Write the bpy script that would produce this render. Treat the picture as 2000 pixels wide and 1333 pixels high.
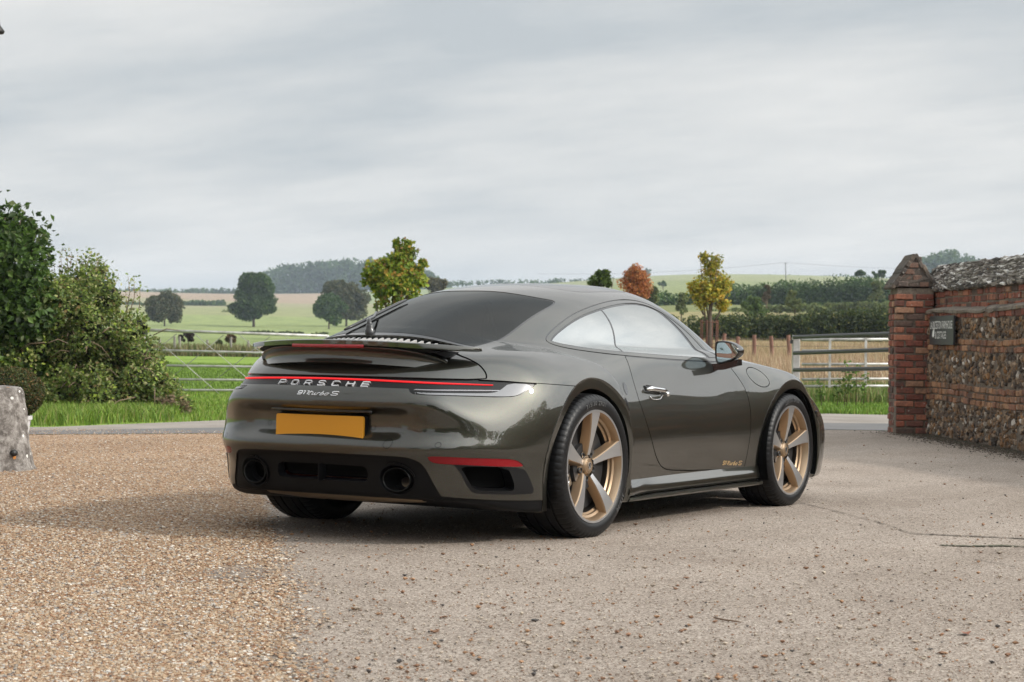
import bpy, bmesh, math, random
import numpy as np
from mathutils import Vector, Matrix
random.seed(7)
RNG = np.random.default_rng(11)
PI = math.pi
R = math.radians
C = bpy.context.scene.collection
for o in list(bpy.data.objects):
    bpy.data.objects.remove(o)
sc = bpy.context.scene

# ------------------------------------------------------------------ camera, sky, sun, exposure
CAM = np.array([-8.6034, -5.7938, 0.9764])
YAW, PITCH, ROLL, FPX = 0.5567, -0.0002, 0.0133, 3879.0
FWD = np.array([math.cos(YAW), math.sin(YAW), 0.0])
RGT = np.array([math.sin(YAW), -math.cos(YAW), 0.0])
_f = np.array([math.cos(YAW)*math.cos(PITCH), math.sin(YAW)*math.cos(PITCH), math.sin(PITCH)])
_u = np.cross(RGT, _f)
_r2 = math.cos(ROLL)*RGT + math.sin(ROLL)*_u
_u2 = -math.sin(ROLL)*RGT + math.cos(ROLL)*_u
cam = bpy.data.cameras.new('camera'); cam.sensor_width = 36.0
cam.lens = FPX/2000*36.0; cam.clip_start = 0.1; cam.clip_end = 8000
co = bpy.data.objects.new('camera', cam); C.objects.link(co)
M = Matrix(((_r2[0], _u2[0], -_f[0], CAM[0]), (_r2[1], _u2[1], -_f[1], CAM[1]), (_r2[2], _u2[2], -_f[2], CAM[2]), (0, 0, 0, 1)))
co.matrix_world = M
cam.dof.use_dof = True; cam.dof.focus_distance = 10.2; cam.dof.aperture_fstop = 9.0
sc.camera = co

SUN_EL, SUN_AZ = R(31), R(284)          # azimuth counter-clockwise from +x
world = bpy.data.worlds.new('World'); sc.world = world; world.use_nodes = True
nt = world.node_tree; nt.nodes.clear()
def N(t, ty, **kw):
    n = t.nodes.new(ty)
    for k, v in kw.items(): setattr(n, k, v)
    return n
wo = N(nt, 'ShaderNodeOutputWorld'); bg = N(nt, 'ShaderNodeBackground')
sky = N(nt, 'ShaderNodeTexSky'); sky.sky_type = 'NISHITA'; sky.sun_disc = False
sky.sun_elevation = SUN_EL; sky.sun_rotation = PI/2-SUN_AZ; sky.air_density = 1.0; sky.dust_density = 3.0
tc = N(nt, 'ShaderNodeTexCoord')
sep = N(nt, 'ShaderNodeSeparateXYZ'); nt.links.new(tc.outputs['Generated'], sep.inputs[0])
def wm(op, a, b=None, c=None):
    n = N(nt, 'ShaderNodeMath', operation=op)
    for i, v in enumerate((a, b, c)):
        if v is None: continue
        if isinstance(v, (int, float)): n.inputs[i].default_value = v
        else: nt.links.new(v, n.inputs[i])
    return n.outputs[0]
zpos = wm('MAXIMUM', sep.outputs[2], 0.0)
den = wm('ADD', zpos, 0.16)
cx = wm('DIVIDE', sep.outputs[0], den); cy = wm('DIVIDE', sep.outputs[1], den)
comb = N(nt, 'ShaderNodeCombineXYZ'); nt.links.new(cx, comb.inputs[0]); nt.links.new(cy, comb.inputs[1])
def wnoise(scale, detail, rough, off, rot=0.0, sx=1.0, sy=1.0):
    mp = N(nt, 'ShaderNodeMapping'); mp.inputs['Location'].default_value = off
    mp.inputs['Rotation'].default_value = (0, 0, rot); mp.inputs['Scale'].default_value = (sx, sy, 1)
    nt.links.new(comb.outputs[0], mp.inputs[0])
    n = N(nt, 'ShaderNodeTexNoise'); n.inputs['Scale'].default_value = scale; n.inputs['Detail'].default_value = detail
    n.inputs['Roughness'].default_value = rough
    nt.links.new(mp.outputs[0], n.inputs['Vector']); return n.outputs[0]
n1 = wnoise(0.50, 5, 0.55, (3.1, 1.7, 0), 0.2, 1.0, 0.75)
n2 = wnoise(1.7, 7, 0.6, (7.3, 2.2, 0), 0.95, 1.0, 0.5)
ncl = wm('ADD', wm('MULTIPLY', n1, 0.58), wm('MULTIPLY', n2, 0.42))
cr = N(nt, 'ShaderNodeValToRGB')
e = cr.color_ramp.elements
e[0].position = 0.40; e[0].color = (0.585, 0.625, 0.65, 1)
e[1].position = 0.60; e[1].color = (0.97, 0.955, 0.925, 1)
m_ = e.new(0.49); m_.color = (0.775, 0.785, 0.78, 1)
nt.links.new(ncl, cr.inputs[0])
# overcast skies are brighter overhead than near the horizon
lift = wm('ADD', 0.94, wm('MULTIPLY', wm('POWER', zpos, 1.3), 0.25))
scl = N(nt, 'ShaderNodeVectorMath', operation='SCALE'); nt.links.new(cr.outputs[0], scl.inputs[0])
# thin cloud glows in a wide aureole round the veiled sun
dt = N(nt, 'ShaderNodeVectorMath', operation='DOT_PRODUCT'); nt.links.new(tc.outputs['Generated'], dt.inputs[0])
dt.inputs[1].default_value = (math.cos(SUN_EL)*math.cos(SUN_AZ), math.cos(SUN_EL)*math.sin(SUN_AZ), math.sin(SUN_EL))
glow = wm('MULTIPLY', wm('POWER', wm('MAXIMUM', dt.outputs['Value'], 0.0), 2.2), 3.4)
lift = wm('ADD', lift, glow)
nt.links.new(wm('MULTIPLY', lift, 10.0), scl.inputs['Scale'])
mx = N(nt, 'ShaderNodeMix', data_type='RGBA'); mx.inputs[0].default_value = 0.93
nt.links.new(sky.outputs[0], mx.inputs[6]); nt.links.new(scl.outputs[0], mx.inputs[7])
nt.links.new(mx.outputs[2], bg.inputs[0]); bg.inputs[1].default_value = 0.1
nt.links.new(bg.outputs[0], wo.inputs[0])

sun = bpy.data.lights.new('sun', 'SUN'); sun.energy = 2.9; sun.angle = R(3.5); sun.color = (1.0, 0.94, 0.86)
so = bpy.data.objects.new('sun', sun); C.objects.link(so)
sd = Vector((math.cos(SUN_EL)*math.cos(SUN_AZ), math.cos(SUN_EL)*math.sin(SUN_AZ), math.sin(SUN_EL)))
so.rotation_euler = (-sd).to_track_quat('-Z', 'Y').to_euler(); so.location = sd*60
vs = sc.view_settings
vs.view_transform = 'Standard'; vs.look = 'None'; vs.exposure = 0.0; vs.gamma = 1.0; vs.use_curve_mapping = False
sc.cycles.max_bounces = 8; sc.cycles.transparent_max_bounces = 12
sc.cycles.volume_bounces = 0
sc.cycles.use_denoising = True

# ------------------------------------------------------------------ helpers: objects
def ray(px, py):
    """world direction through a pixel of the 2000 px wide photograph, unit depth"""
    return _f + _r2*((px-1000)/FPX) - _u2*((py-666.5)/FPX)
def P(px, py, d): return CAM + ray(px, py)*d
def G(px, py, z=0.0):
    r = ray(px, py); return CAM + r*((z-CAM[2])/r[2])
def tag(o, label=None, cat=None, group=None, kind=None):
    if label: o['label'] = label
    if cat: o['category'] = cat
    if group: o['group'] = group
    if kind: o['kind'] = kind
    return o
def empty(name, loc, label, cat, group=None, rz=0.0):
    o = bpy.data.objects.new(name, None); C.objects.link(o); o.location = loc; o.rotation_euler = (0, 0, rz)
    o.empty_display_size = 0.1
    return tag(o, label, cat, group)
def mesh_np(name, V, F4=None, F3=None, mats=(), midx=None, smooth=False, nrm=None, parent=None, attr=None):
    """one mesh object from arrays; F4 quads first, then F3 triangles"""
    V = np.asarray(V, np.float32).reshape(-1, 3)
    F4 = np.zeros((0, 4), np.int32) if F4 is None else np.asarray(F4, np.int32).reshape(-1, 4)
    F3 = np.zeros((0, 3), np.int32) if F3 is None else np.asarray(F3, np.int32).reshape(-1, 3)
    me = bpy.data.meshes.new(name)
    me.vertices.add(len(V)); me.vertices.foreach_set('co', V.ravel())
    nl = F4.size+F3.size; npy = len(F4)+len(F3)
    me.loops.add(nl); me.loops.foreach_set('vertex_index', np.concatenate([F4.ravel(), F3.ravel()]).astype(np.int32))
    me.polygons.add(npy)
    ls = np.concatenate([np.arange(len(F4))*4, len(F4)*4+np.arange(len(F3))*3]).astype(np.int32)
    me.polygons.foreach_set('loop_start', ls)
    if midx is not None: me.polygons.foreach_set('material_index', np.asarray(midx, np.int32))
    me.polygons.foreach_set('use_smooth', np.full(npy, bool(smooth)))
    for m in mats: me.materials.append(m)
    if attr is not None:
        for k, a in attr.items():
            a = np.asarray(a, np.float32)
            ca = me.color_attributes.new(k, 'FLOAT_COLOR', 'POINT')
            if a.shape[1] == 3: a = np.c_[a, np.ones(len(a), np.float32)]
            ca.data.foreach_set('color', a.astype(np.float32).ravel())
    me.update(calc_edges=True); me.validate()
    if nrm is not None and len(me.vertices) == len(nrm):
        me.normals_split_custom_set_from_vertices(np.asarray(nrm, np.float32).tolist())
    o = bpy.data.objects.new(name, me); C.objects.link(o)
    if parent is not None: o.parent = parent
    return o
class MB:
    """collects shapes, then links them as one mesh object"""
    def __init__(s): s.V = []; s.Q = []; s.T = []; s.qm = []; s.tm = []; s.n = 0; s.C = []
    def add(s, V, Q=(), T=(), m=0, col=None):
        V = np.asarray(V, float).reshape(-1, 3); Q = np.asarray(Q, int).reshape(-1, 4); T = np.asarray(T, int).reshape(-1, 3)
        s.V.append(V); s.Q.append(Q+s.n); s.T.append(T+s.n); s.qm.append(np.full(len(Q), m)); s.tm.append(np.full(len(T), m)); s.n += len(V)
        if col is not None:
            col = np.asarray(col, float); s.C.append(np.broadcast_to(col, (len(V), 3)) if col.ndim == 1 else col)
        return s
    def box(s, c, sz, rz=0.0, m=0, bev=0.0, col=None, rot=None):
        c = np.asarray(c, float); h = np.asarray(sz, float)/2
        b = min(bev, h.min()*.49)
        if b <= 0:
            v = np.array([[x, y, z] for z in (-1, 1) for y in (-1, 1) for x in (-1, 1)])*h
            Q = [(0, 2, 3, 1), (4, 5, 7, 6), (0, 1, 5, 4), (2, 6, 7, 3), (0, 4, 6, 2), (1, 3, 7, 5)]; T = []
        else:
            v = []; idx = {}
            for sx in (-1, 1):
                for sy in (-1, 1):
                    for sz_ in (-1, 1):
                        sg = np.array([sx, sy, sz_])
                        for a in range(3):
                            q = sg*(h-b); q[a] = sg[a]*h[a]
                            idx[(sx, sy, sz_, a)] = len(v); v.append(q)
            Q = []; T = []
            for a in range(3):
                b1, c1 = [(1, 2), (2, 0), (0, 1)][a]
                for sg in (-1, 1):
                    ring = []
                    for (u, w) in ((-1, -1), (1, -1), (1, 1), (-1, 1)):
                        k = [0, 0, 0]; k[a] = sg; k[b1] = u; k[c1] = w; ring.append(idx[(k[0], k[1], k[2], a)])
                    Q.append(ring if sg > 0 else ring[::-1])
            for a in range(3):
                b1, c1 = [(1, 2), (2, 0), (0, 1)][a]
                for u in (-1, 1):
                    for w in (-1, 1):
                        k0 = [0]*3; k1 = [0]*3; k0[a] = -1; k1[a] = 1
                        for k in (k0, k1): k[b1] = u; k[c1] = w
                        q = [idx[(*k0, b1)], idx[(*k1, b1)], idx[(*k1, c1)], idx[(*k0, c1)]]
                        Q.append(q if u*w < 0 else q[::-1])
            for sx in (-1, 1):
                for sy in (-1, 1):
                    for sz_ in (-1, 1):
                        t = [idx[(sx, sy, sz_, a)] for a in range(3)]
                        T.append(t if sx*sy*sz_ > 0 else t[::-1])
            v = np.array(v)
        if rot is not None: v = v @ np.asarray(rot).T
        elif rz: cz, sn = math.cos(rz), math.sin(rz); v = v @ np.array([[cz, -sn, 0], [sn, cz, 0], [0, 0, 1]]).T
        return s.add(v+c, Q, T, m, col)
    def tube(s, pts, r, seg=8, m=0, cap=True, col=None, close=False):
        pts = np.asarray(pts, float); n = len(pts); r = np.broadcast_to(np.asarray(r, float), (n,))
        V = []; up = None
        for i in range(n):
            a = pts[(i-1) % n] if (close or i > 0) else pts[0]; b = pts[(i+1) % n] if (close or i < n-1) else pts[-1]
            t = b-a; t = t/(np.linalg.norm(t)+1e-12)
            if up is None:
                up = np.array([0, 0, 1.]) if abs(t[2]) < .9 else np.array([1., 0, 0])
            x = np.cross(up, t); x /= np.linalg.norm(x)+1e-12; up = np.cross(t, x)
            th = np.linspace(0, 2*PI, seg, endpoint=False)
            V.append(pts[i]+r[i]*(np.cos(th)[:, None]*x+np.sin(th)[:, None]*up))
        V = np.concatenate(V); Q = []
        for i in range(n if close else n-1):
            for j in range(seg):
                k = (j+1) % seg; i2 = (i+1) % n
                Q.append((i*seg+j, i*seg+k, i2*seg+k, i2*seg+j))
        T = []
        if cap and not close:
            V = np.concatenate([V, pts[:1], pts[-1:]]); a = len(V)-2
            for j in range(seg):
                k = (j+1) % seg
                T.append((a, k, j)); T.append((a+1, (n-1)*seg+j, (n-1)*seg+k))
        return s.add(V, Q, T, m, col)
    def lathe(s, prof, seg=64, axis='y', c=(0, 0, 0), m=0, closed=False, t0=0.0, t1=2*PI, col=None):
        """profile rows (radius, along) spun about an axis through c"""
        prof = np.asarray(prof, float); n = len(prof); full = abs(t1-t0-2*PI) < 1e-6
        th = np.linspace(t0, t1, seg, endpoint=not full); k = len(th)
        r = prof[:, 0][None, :]; h = np.broadcast_to(prof[:, 1][None, :], (k, n))
        cs = np.cos(th)[:, None]*r; sn = np.sin(th)[:, None]*r
        A = {'y': (cs, h, sn), 'z': (cs, sn, h), 'x': (h, cs, sn)}[axis]
        V = np.stack(A, -1).reshape(-1, 3)+np.asarray(c)
        i = np.arange(k if full else k-1)[:, None]; j = np.arange(n if closed else n-1)[None, :]
        i2 = (i+1) % k; j2 = (j+1) % n
        Q = np.stack([i*n+j+0*i2, i2*n+j, i2*n+j2, i*n+j2], -1).reshape(-1, 4)
        return s.add(V, Q, (), m, col)
    def build(s, name, mats, parent=None, smooth=False, attr=None):
        if not isinstance(mats, (list, tuple)): mats = [mats]
        V = np.concatenate(s.V); Q = np.concatenate(s.Q); T = np.concatenate(s.T)
        at = {'Col': np.concatenate(s.C)} if s.C else None
        o = mesh_np(name, V, Q, T, mats, np.concatenate(s.qm+s.tm), smooth, None, parent, at)
        return o
def auto_smooth(o, deg=35):
    me = o.data
    me.polygons.foreach_set('use_smooth', np.ones(len(me.polygons), bool))
    me.set_sharp_from_angle(angle=R(deg))
    return o
def fix_normals(o):
    bm = bmesh.new(); bm.from_mesh(o.data); bmesh.ops.recalc_face_normals(bm, faces=bm.faces); bm.to_mesh(o.data); bm.free(); return o
def copy_tree(o, parent=None):
    c = o.copy(); C.objects.link(c)
    if parent is not None: c.parent = parent
    for ch in list(o.children): copy_tree(ch, c)
    return c

# ------------------------------------------------------------------ helpers: materials
def mat(name):
    m = bpy.data.materials.new(name); m.use_nodes = True
    t = m.node_tree; b = t.nodes['Principled BSDF']; return m, t, b
def L(t, a, b): t.links.new(a, b)
def simple(name, col, rough=0.5, metal=0.0, coat=0.0, spec=0.5, emit=None, es=0.0):
    m, t, b = mat(name)
    b.inputs['Base Color'].default_value = (*col, 1); b.inputs['Roughness'].default_value = rough
    b.inputs['Metallic'].default_value = metal; b.inputs['Coat Weight'].default_value = coat
    b.inputs['Specular IOR Level'].default_value = spec; b.inputs['Coat Roughness'].default_value = 0.03
    if emit: b.inputs['Emission Color'].default_value = (*emit, 1); b.inputs['Emission Strength'].default_value = es
    return m
def ramp(t, src, stops):
    r = N(t, 'ShaderNodeValToRGB'); el = r.color_ramp.elements
    while len(el) < len(stops): el.new(0.5)
    for q, (p, c) in zip(el, stops): q.position = p; q.color = (*c, 1) if len(c) == 3 else c
    L(t, src, r.inputs[0]); return r.outputs[0]
def noise(t, vec, scale, detail=4, rough=0.55):
    n = N(t, 'ShaderNodeTexNoise'); n.inputs['Scale'].default_value = scale; n.inputs['Detail'].default_value = detail
    n.inputs['Roughness'].default_value = rough; L(t, vec, n.inputs['Vector']); return n
def mixc(t, f, a, b, mode='MIX'):
    n = N(t, 'ShaderNodeMix', data_type='RGBA', blend_type=mode)
    for i, v in ((0, f), (6, a), (7, b)):
        if isinstance(v, (int, float)): n.inputs[i].default_value = v
        elif isinstance(v, tuple): n.inputs[i].default_value = (*v, 1) if len(v) == 3 else v
        else: L(t, v, n.inputs[i])
    return n.outputs[2]
def mth(t, op, a, b=None):
    n = N(t, 'ShaderNodeMath', operation=op)
    for i, v in enumerate((a, b)):
        if v is None: continue
        if isinstance(v, (int, float)): n.inputs[i].default_value = v
        else: L(t, v, n.inputs[i])
    return n.outputs[0]
def bump(t, b, h, strength=0.4, dist=0.01):
    n = N(t, 'ShaderNodeBump'); n.inputs['Strength'].default_value = strength; n.inputs['Distance'].default_value = dist
    L(t, h, n.inputs['Height']); L(t, n.outputs[0], b.inputs['Normal']); return n
def geo(t): return N(t, 'ShaderNodeNewGeometry').outputs['Position']
def objc(t): return N(t, 'ShaderNodeTexCoord').outputs['Object']

# ------------------------------------------------------------------ car body: an implicit surface from spline tables
class Sp:
    """1D natural cubic spline through knots; values may be vectors (tables)"""
    def __init__(s,xs,ys):
        xs=np.array(xs,float);ys=np.array(ys,float);n=len(xs);h=np.diff(xs)
        A=np.eye(n);b=np.zeros((n,)+ys.shape[1:])
        for i in range(1,n-1):
            A[i,i-1]=h[i-1];A[i,i]=2*(h[i-1]+h[i]);A[i,i+1]=h[i]
            b[i]=6*((ys[i+1]-ys[i])/h[i]-(ys[i]-ys[i-1])/h[i-1])
        s.x,s.y,s.h=xs,ys,h;s.M=np.linalg.solve(A,b.reshape(n,-1)).reshape(b.shape)
    def __call__(s,x):
        x=np.clip(x,s.x[0],s.x[-1]);i=np.clip(np.searchsorted(s.x,x)-1,0,len(s.h)-1)
        h=s.h[i];a=(s.x[i+1]-x)/h;b=1-a
        if s.y.ndim>1: h,a,b=h[:,None],a[:,None],b[:,None]
        return a*s.y[i]+b*s.y[i+1]+((a**3-a)*s.M[i]+(b**3-b)*s.M[i+1])*h*h/6
class Sp2:
    def __init__(s,xs,zs,T):
        s.a=Sp(xs,T);s.z=Sp(zs,np.eye(len(zs)))
    def __call__(s,x,z):
        return (s.a(x)*s.z(z)).sum(1)
def smax(a,b,k): return .5*(a+b+np.sqrt((a-b)**2+k*k))-0.0
def smin(a,b,k): return .5*(a+b-np.sqrt((a-b)**2+k*k))
def step(a,b,t):
    u=np.clip((t-a)/(b-a),0,1);return u*u*u*(u*(6*u-15)+10)
ZL=[.05,.20,.32,.45,.60,.75,.85,.93,1.05,1.2]
WC=Sp2([-1.3,-.9,-.5,0,.35,.7,1.1,1.6,2.0,2.35,2.6,3.0,3.3,3.6],ZL,[
 [0.77,0.76,0.745,0.71,0.66,0.54,0.47,0.42,0.28,0.16],
 [0.815,0.805,0.785,0.755,0.705,0.59,0.52,0.47,0.33,0.16],
 [0.8,0.85,0.862,0.87,0.868,0.842,0.795,0.72,0.527,0.29],
 [0.8,0.865,0.885,0.895,0.9,0.885,0.825,0.69,0.5,0.3],
 [0.8,0.86,0.88,0.8942,0.8888,0.858,0.8204,0.7586,0.6,0.4],
 [0.79,0.84,0.865,0.884,0.878,0.848,0.825,0.797,0.68,0.4],
 [0.78,0.825,0.85,0.871,0.866,0.836,0.816,0.791,0.68,0.4],
 [0.78,0.825,0.85,0.871,0.866,0.834,0.812,0.783,0.67,0.4],
 [0.79,0.835,0.858,0.8756,0.8764,0.85,0.8222,0.7748,0.62,0.4],
 [0.85,0.88,0.895,0.907,0.917,0.898,0.856,0.782,0.57,0.32],
 [0.86,0.89,0.902,0.912,0.91,0.885,0.83,0.715,0.445,0.195],
 [0.85,0.87,0.88,0.88,0.825,0.725,0.63,0.49,0.195,0.0],
 [0.8,0.83,0.84,0.835,0.765,0.612,0.49,0.292,0.0,-0.1],
 [0.74,0.76,0.77,0.76,0.7,0.54,0.4,0.2,-0.1,-0.2]])
WF=Sp2([-1.3,-.9,-.5,-.2,.1,.4,.7,1.0],ZL,[
 [0.773,0.764,0.75,0.72,0.67,0.545,0.47,0.42,0.28,0.16],
 [0.833,0.82,0.8,0.768,0.715,0.6,0.53,0.48,0.33,0.16],
 [0.857,0.888,0.9,0.906,0.903,0.866,0.8,0.69,0.5,0.29],
 [0.885,0.915,0.932,0.942,0.943,0.91,0.857,0.735,0.52,0.3],
 [0.9,0.925,0.94,0.947,0.946,0.918,0.87,0.755,0.55,0.3],
 [0.89,0.915,0.932,0.94,0.94,0.913,0.87,0.785,0.6,0.3],
 [0.87,0.895,0.91,0.92,0.924,0.9,0.872,0.815,0.64,0.3],
 [0.84,0.87,0.885,0.895,0.9,0.875,0.852,0.8,0.62,0.3]])
TC=Sp([-1.4,-1.1,-.95,-.8,-.6,-.3,0,.4,.8,1.4,1.9,2.15,2.45,2.75,3.0,3.25,3.45,3.6],
 [.74,.80,.8425,.881,.914,.942,.958,.985,.99,.98,.948,.90,.8644,.818,.7515,.64,.494,.377])
XR=Sp([.10,.20,.30,.40,.44,.47,.50,.54,.60,.63,.655,.70,.735,.765,.80,.83,.88,1.0,1.2],
      [-.90,-.975,-1.01,-1.035,-1.06,-1.072,-1.055,-1.022,-1.018,-1.035,-1.073,-1.076,-1.055,-1.025,-.995,-.965,-.89,-.74,-.45])
XRB=Sp([.10,.20,.30,.40,.44,.47,.51,.56,.60,.655,.70,.735,.765,.80,.83,.88,1.0,1.2],
      [-.90,-.975,-1.01,-1.035,-1.058,-1.068,-1.060,-1.058,-1.066,-1.078,-1.074,-1.045,-1.01,-.975,-.945,-.875,-.74,-.45])
def Xrear(w,z):
    u=w/.93;t=step(.36,.60,w);q=step(.40,.62,z)
    return XR(z)*(1-t)+XRB(z)*t+(.06+.115*q)*u**2+(.48-.20*q)*np.abs(u)**5
def Xfront(w,z):
    u=w/.9
    return 3.47-.30*np.abs(u)**3-1.2*np.clip(z-.45,0,9)**2-.8*np.clip(.4-z,0,9)**2
ZR=Sp([-1.3,-1.1,-.95,-.8,-.6,-.4,-.2,0,.3,.6,.9,1.2,1.45,1.6,1.8,2.0,2.2,2.4,2.7,3.0],
 [.7254,.8126,.869,.922,.985,1.0515,1.1165,1.179,1.2495,1.2875,1.3017,1.3057,1.2915,1.2495,1.1651,1.0646,.9655,.8677,.7077,.5386])
WB=Sp([-1.3,-1.0,-.7,-.4,-.1,.2,.5,.8,1.2,1.6,2.0,2.4,3.0],
 [.29,.345,.435,.5334,.6289,.6993,.7436,.7629,.7644,.7487,.7208,.6714,.5591])
Z0=.70; NG=2.5
# leading edge of the rear flare (x as a function of z)
XC=Sp([.1,.25,.365,.5,.605,.70,.80,.836,.872,.90,.94,1.1],[.46,.455,.45,.432,.383,.338,.272,.23,.17,.03,-.2,-.8])
def FB(P):
    x,y,z=P[:,0],P[:,1],P[:,2];w=np.sqrt(y*y+1e-6)
    T=TC(x)-.035*(w/.8)**2
    wc=WC(x,z)
    core=smax(w-wc,z-T,.05)
    wf=WF(x,z)
    fl=smax(smax(w-wf,z-T+.005,.06), (x-XC(z))*.8, .02)
    fl=np.where(x>1.2,1.0,fl)
    low=smin(core,fl,.012+.03*step(.3,-.1,x))
    zr=ZR(x);hb=np.maximum(zr-Z0,.05)
    s=((w/WB(x))**NG+(np.maximum(z-Z0,0)/hb)**NG)**(1/NG)
    gh=(s-1)*np.minimum(hb,WB(x))*1.0
    k=.012+.06*step(.75,-.15,x)+.05*step(1.9,2.3,x)
    b=smin(low,gh,k)
    b=smax(b,(Xrear(w,z)-x)*.9,.05)
    b=smax(b,(x-Xfront(w,z))*.8,.12)
    zb=.145+.072*step(-.35,-1.02,x)-.0*x
    return smax(b,zb-z,.02)
def grad(P,e=1e-4,f=None):
    f=f or FB
    g=np.zeros_like(P)
    for i in range(3):
        d=np.zeros(3);d[i]=e
        g[:,i]=(f(P+d)-f(P-d))/(2*e)
    return g

# ------------------------------------------------------------------ body mesh: surface nets on the right half, then cut into panels
def surface_nets(f, lo, hi, h, band=0.12):
    lo = np.array(lo); n = np.ceil((np.array(hi)-lo)/h).astype(int)+1
    st = 4; nc = (n+st-1)//st+1
    gx, gy, gz = [lo[i]+np.arange(nc[i])*h*st for i in range(3)]
    cc = np.stack(np.meshgrid(gx, gy, gz, indexing='ij'), -1).reshape(-1, 3)
    fc = f(cc).reshape(nc)
    near = np.abs(fc) < band
    nb = np.zeros(nc, bool)
    for dx in (-1, 0):
        for dy in (-1, 0):
            for dz in (-1, 0):
                nb |= np.roll(near, (dx, dy, dz), (0, 1, 2))
    full = np.ones(nc*st, np.float32)
    full[:] = np.where(np.repeat(np.repeat(np.repeat(fc, st, 0), st, 1), st, 2) < 0, -1, 1)
    bi = np.argwhere(nb)
    off = np.stack(np.meshgrid(*[np.arange(st)]*3, indexing='ij'), -1).reshape(-1, 3)
    idx = (bi[:, None, :]*st+off[None]).reshape(-1, 3)
    vals = np.empty(len(idx), np.float32)
    for k in range(0, len(idx), 400000): vals[k:k+400000] = f(lo+idx[k:k+400000]*h)
    full[idx[:, 0], idx[:, 1], idx[:, 2]] = vals
    S = full < 0; d = S.shape
    cnt = np.zeros(tuple(np.array(d)-1), np.int8)
    for a in (0, 1):
        for b in (0, 1):
            for c in (0, 1): cnt += S[a:d[0]-1+a, b:d[1]-1+b, c:d[2]-1+c]
    act = (cnt > 0) & (cnt < 8)
    cell = np.argwhere(act); vid = np.full(act.shape, -1, np.int64); vid[tuple(cell.T)] = np.arange(len(cell))
    acc = np.zeros((len(cell), 3)); k = np.zeros(len(cell))
    cor = [(a, b, c) for a in (0, 1) for b in (0, 1) for c in (0, 1)]
    val = {q: full[cell[:, 0]+q[0], cell[:, 1]+q[1], cell[:, 2]+q[2]] for q in cor}
    for q in cor:
        for ax in range(3):
            if q[ax]: continue
            q2 = list(q); q2[ax] = 1; q2 = tuple(q2)
            a, b = val[q], val[q2]; x = (a < 0) != (b < 0)
            t = np.where(x, a/np.where(x, a-b, 1), 0)
            p = np.zeros((len(cell), 3)); p[:] = q; p[:, ax] = t
            acc += p*x[:, None]; k += x
    V = lo+(cell+acc/k[:, None])*h
    Q = []
    for ax in range(3):
        a1, a2 = (ax+1) % 3, (ax+2) % 3
        s0 = np.moveaxis(S, ax, 0); x = s0[:-1] != s0[1:]; x = np.moveaxis(x, 0, ax)
        e = np.argwhere(x); ok = (e[:, a1] > 0) & (e[:, a2] > 0) & (e[:, a1] < d[a1]-1) & (e[:, a2] < d[a2]-1); e = e[ok]
        ins = S[tuple(e.T)]
        q = []
        for (u, v) in ((-1, -1), (0, -1), (0, 0), (-1, 0)):
            c = e.copy(); c[:, a1] += u; c[:, a2] += v; q.append(vid[tuple(c.T)])
        q = np.stack(q, -1); q[~ins] = q[~ins][:, ::-1]; Q.append(q)
    Q = np.concatenate(Q); Q = Q[(Q >= 0).all(1)]
    T = np.concatenate([Q[:, [0, 1, 2]], Q[:, [0, 2, 3]]])
    return V, T
def project(V, f, it=4, lim=0.02):
    V = V.copy()
    for _ in range(it):
        g = grad(V, 1e-4, f); v = f(V); n2 = (g*g).sum(1)+1e-9
        s = -(v/n2)[:, None]*g; ln = np.linalg.norm(s, axis=1)
        s *= np.minimum(1, lim/np.maximum(ln, 1e-9))[:, None]; V += s
    return V
def compact(V, T):
    u, inv = np.unique(T, return_inverse=True); return V[u], inv.reshape(T.shape)
def split(V, T, s):
    """cut the mesh where s changes sign; returns (s<0 part, s>=0 part), new points put back on the surface"""
    s = np.where(np.abs(s) < 1e-6, 1e-6, s); neg = s < 0; c = neg[T].sum(1)
    E = np.concatenate([T[:, [0, 1]], T[:, [1, 2]], T[:, [2, 0]]]); E = np.sort(E, 1)
    E = E[neg[E[:, 0]] != neg[E[:, 1]]]
    if len(E) == 0:
        return (compact(V, T), (V[:0], T[:0])) if neg.all() else ((V[:0], T[:0]), compact(V, T))
    key = np.unique(E[:, 0]*len(V)+E[:, 1]); a, b = key//len(V), key % len(V)
    t = s[a]/(s[a]-s[b]); W = V[a]+(V[b]-V[a])*t[:, None]
    W2 = project(W, FB, 2, 0.004); W2[np.abs(W[:, 1]) < 1e-5, 1] = 0
    V2 = np.concatenate([V, W2])
    def ev(i, j):
        lo, hi = np.minimum(i, j), np.maximum(i, j); return len(V)+np.searchsorted(key, lo*len(V)+hi)
    out = []
    for want in (True, False):
        parts = [T[(c == 3) if want else (c == 0)]]
        for one in (True, False):          # the lone corner is on the wanted side / on the other side
            m = (c == 1) if (want == one) else (c == 2)
            t3 = T[m]
            if len(t3) == 0: continue
            lone = neg[t3] if (c[m][0] == 1) else ~neg[t3]
            k = lone.argmax(1); r = np.arange(len(t3))
            A, B, D = t3[r, k], t3[r, (k+1) % 3], t3[r, (k+2) % 3]
            ab, ad = ev(A, B), ev(A, D)
            if one: parts.append(np.stack([A, ab, ad], 1))
            else: parts += [np.stack([ab, B, D], 1), np.stack([ab, D, ad], 1)]
        out.append(compact(V2, np.concatenate(parts)))
    return out
def chaikin(p, n=2, closed=True):
    p = np.asarray(p, float)
    for _ in range(n):
        q = np.roll(p, -1, 0)
        if closed: p = np.stack([p*.75+q*.25, p*.25+q*.75], 1).reshape(-1, 2)
        else: p = np.concatenate([p[:1], np.stack([p[:-1]*.75+p[1:]*.25, p[:-1]*.25+p[1:]*.75], 1).reshape(-1, 2), p[-1:]])
    return p
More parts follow.
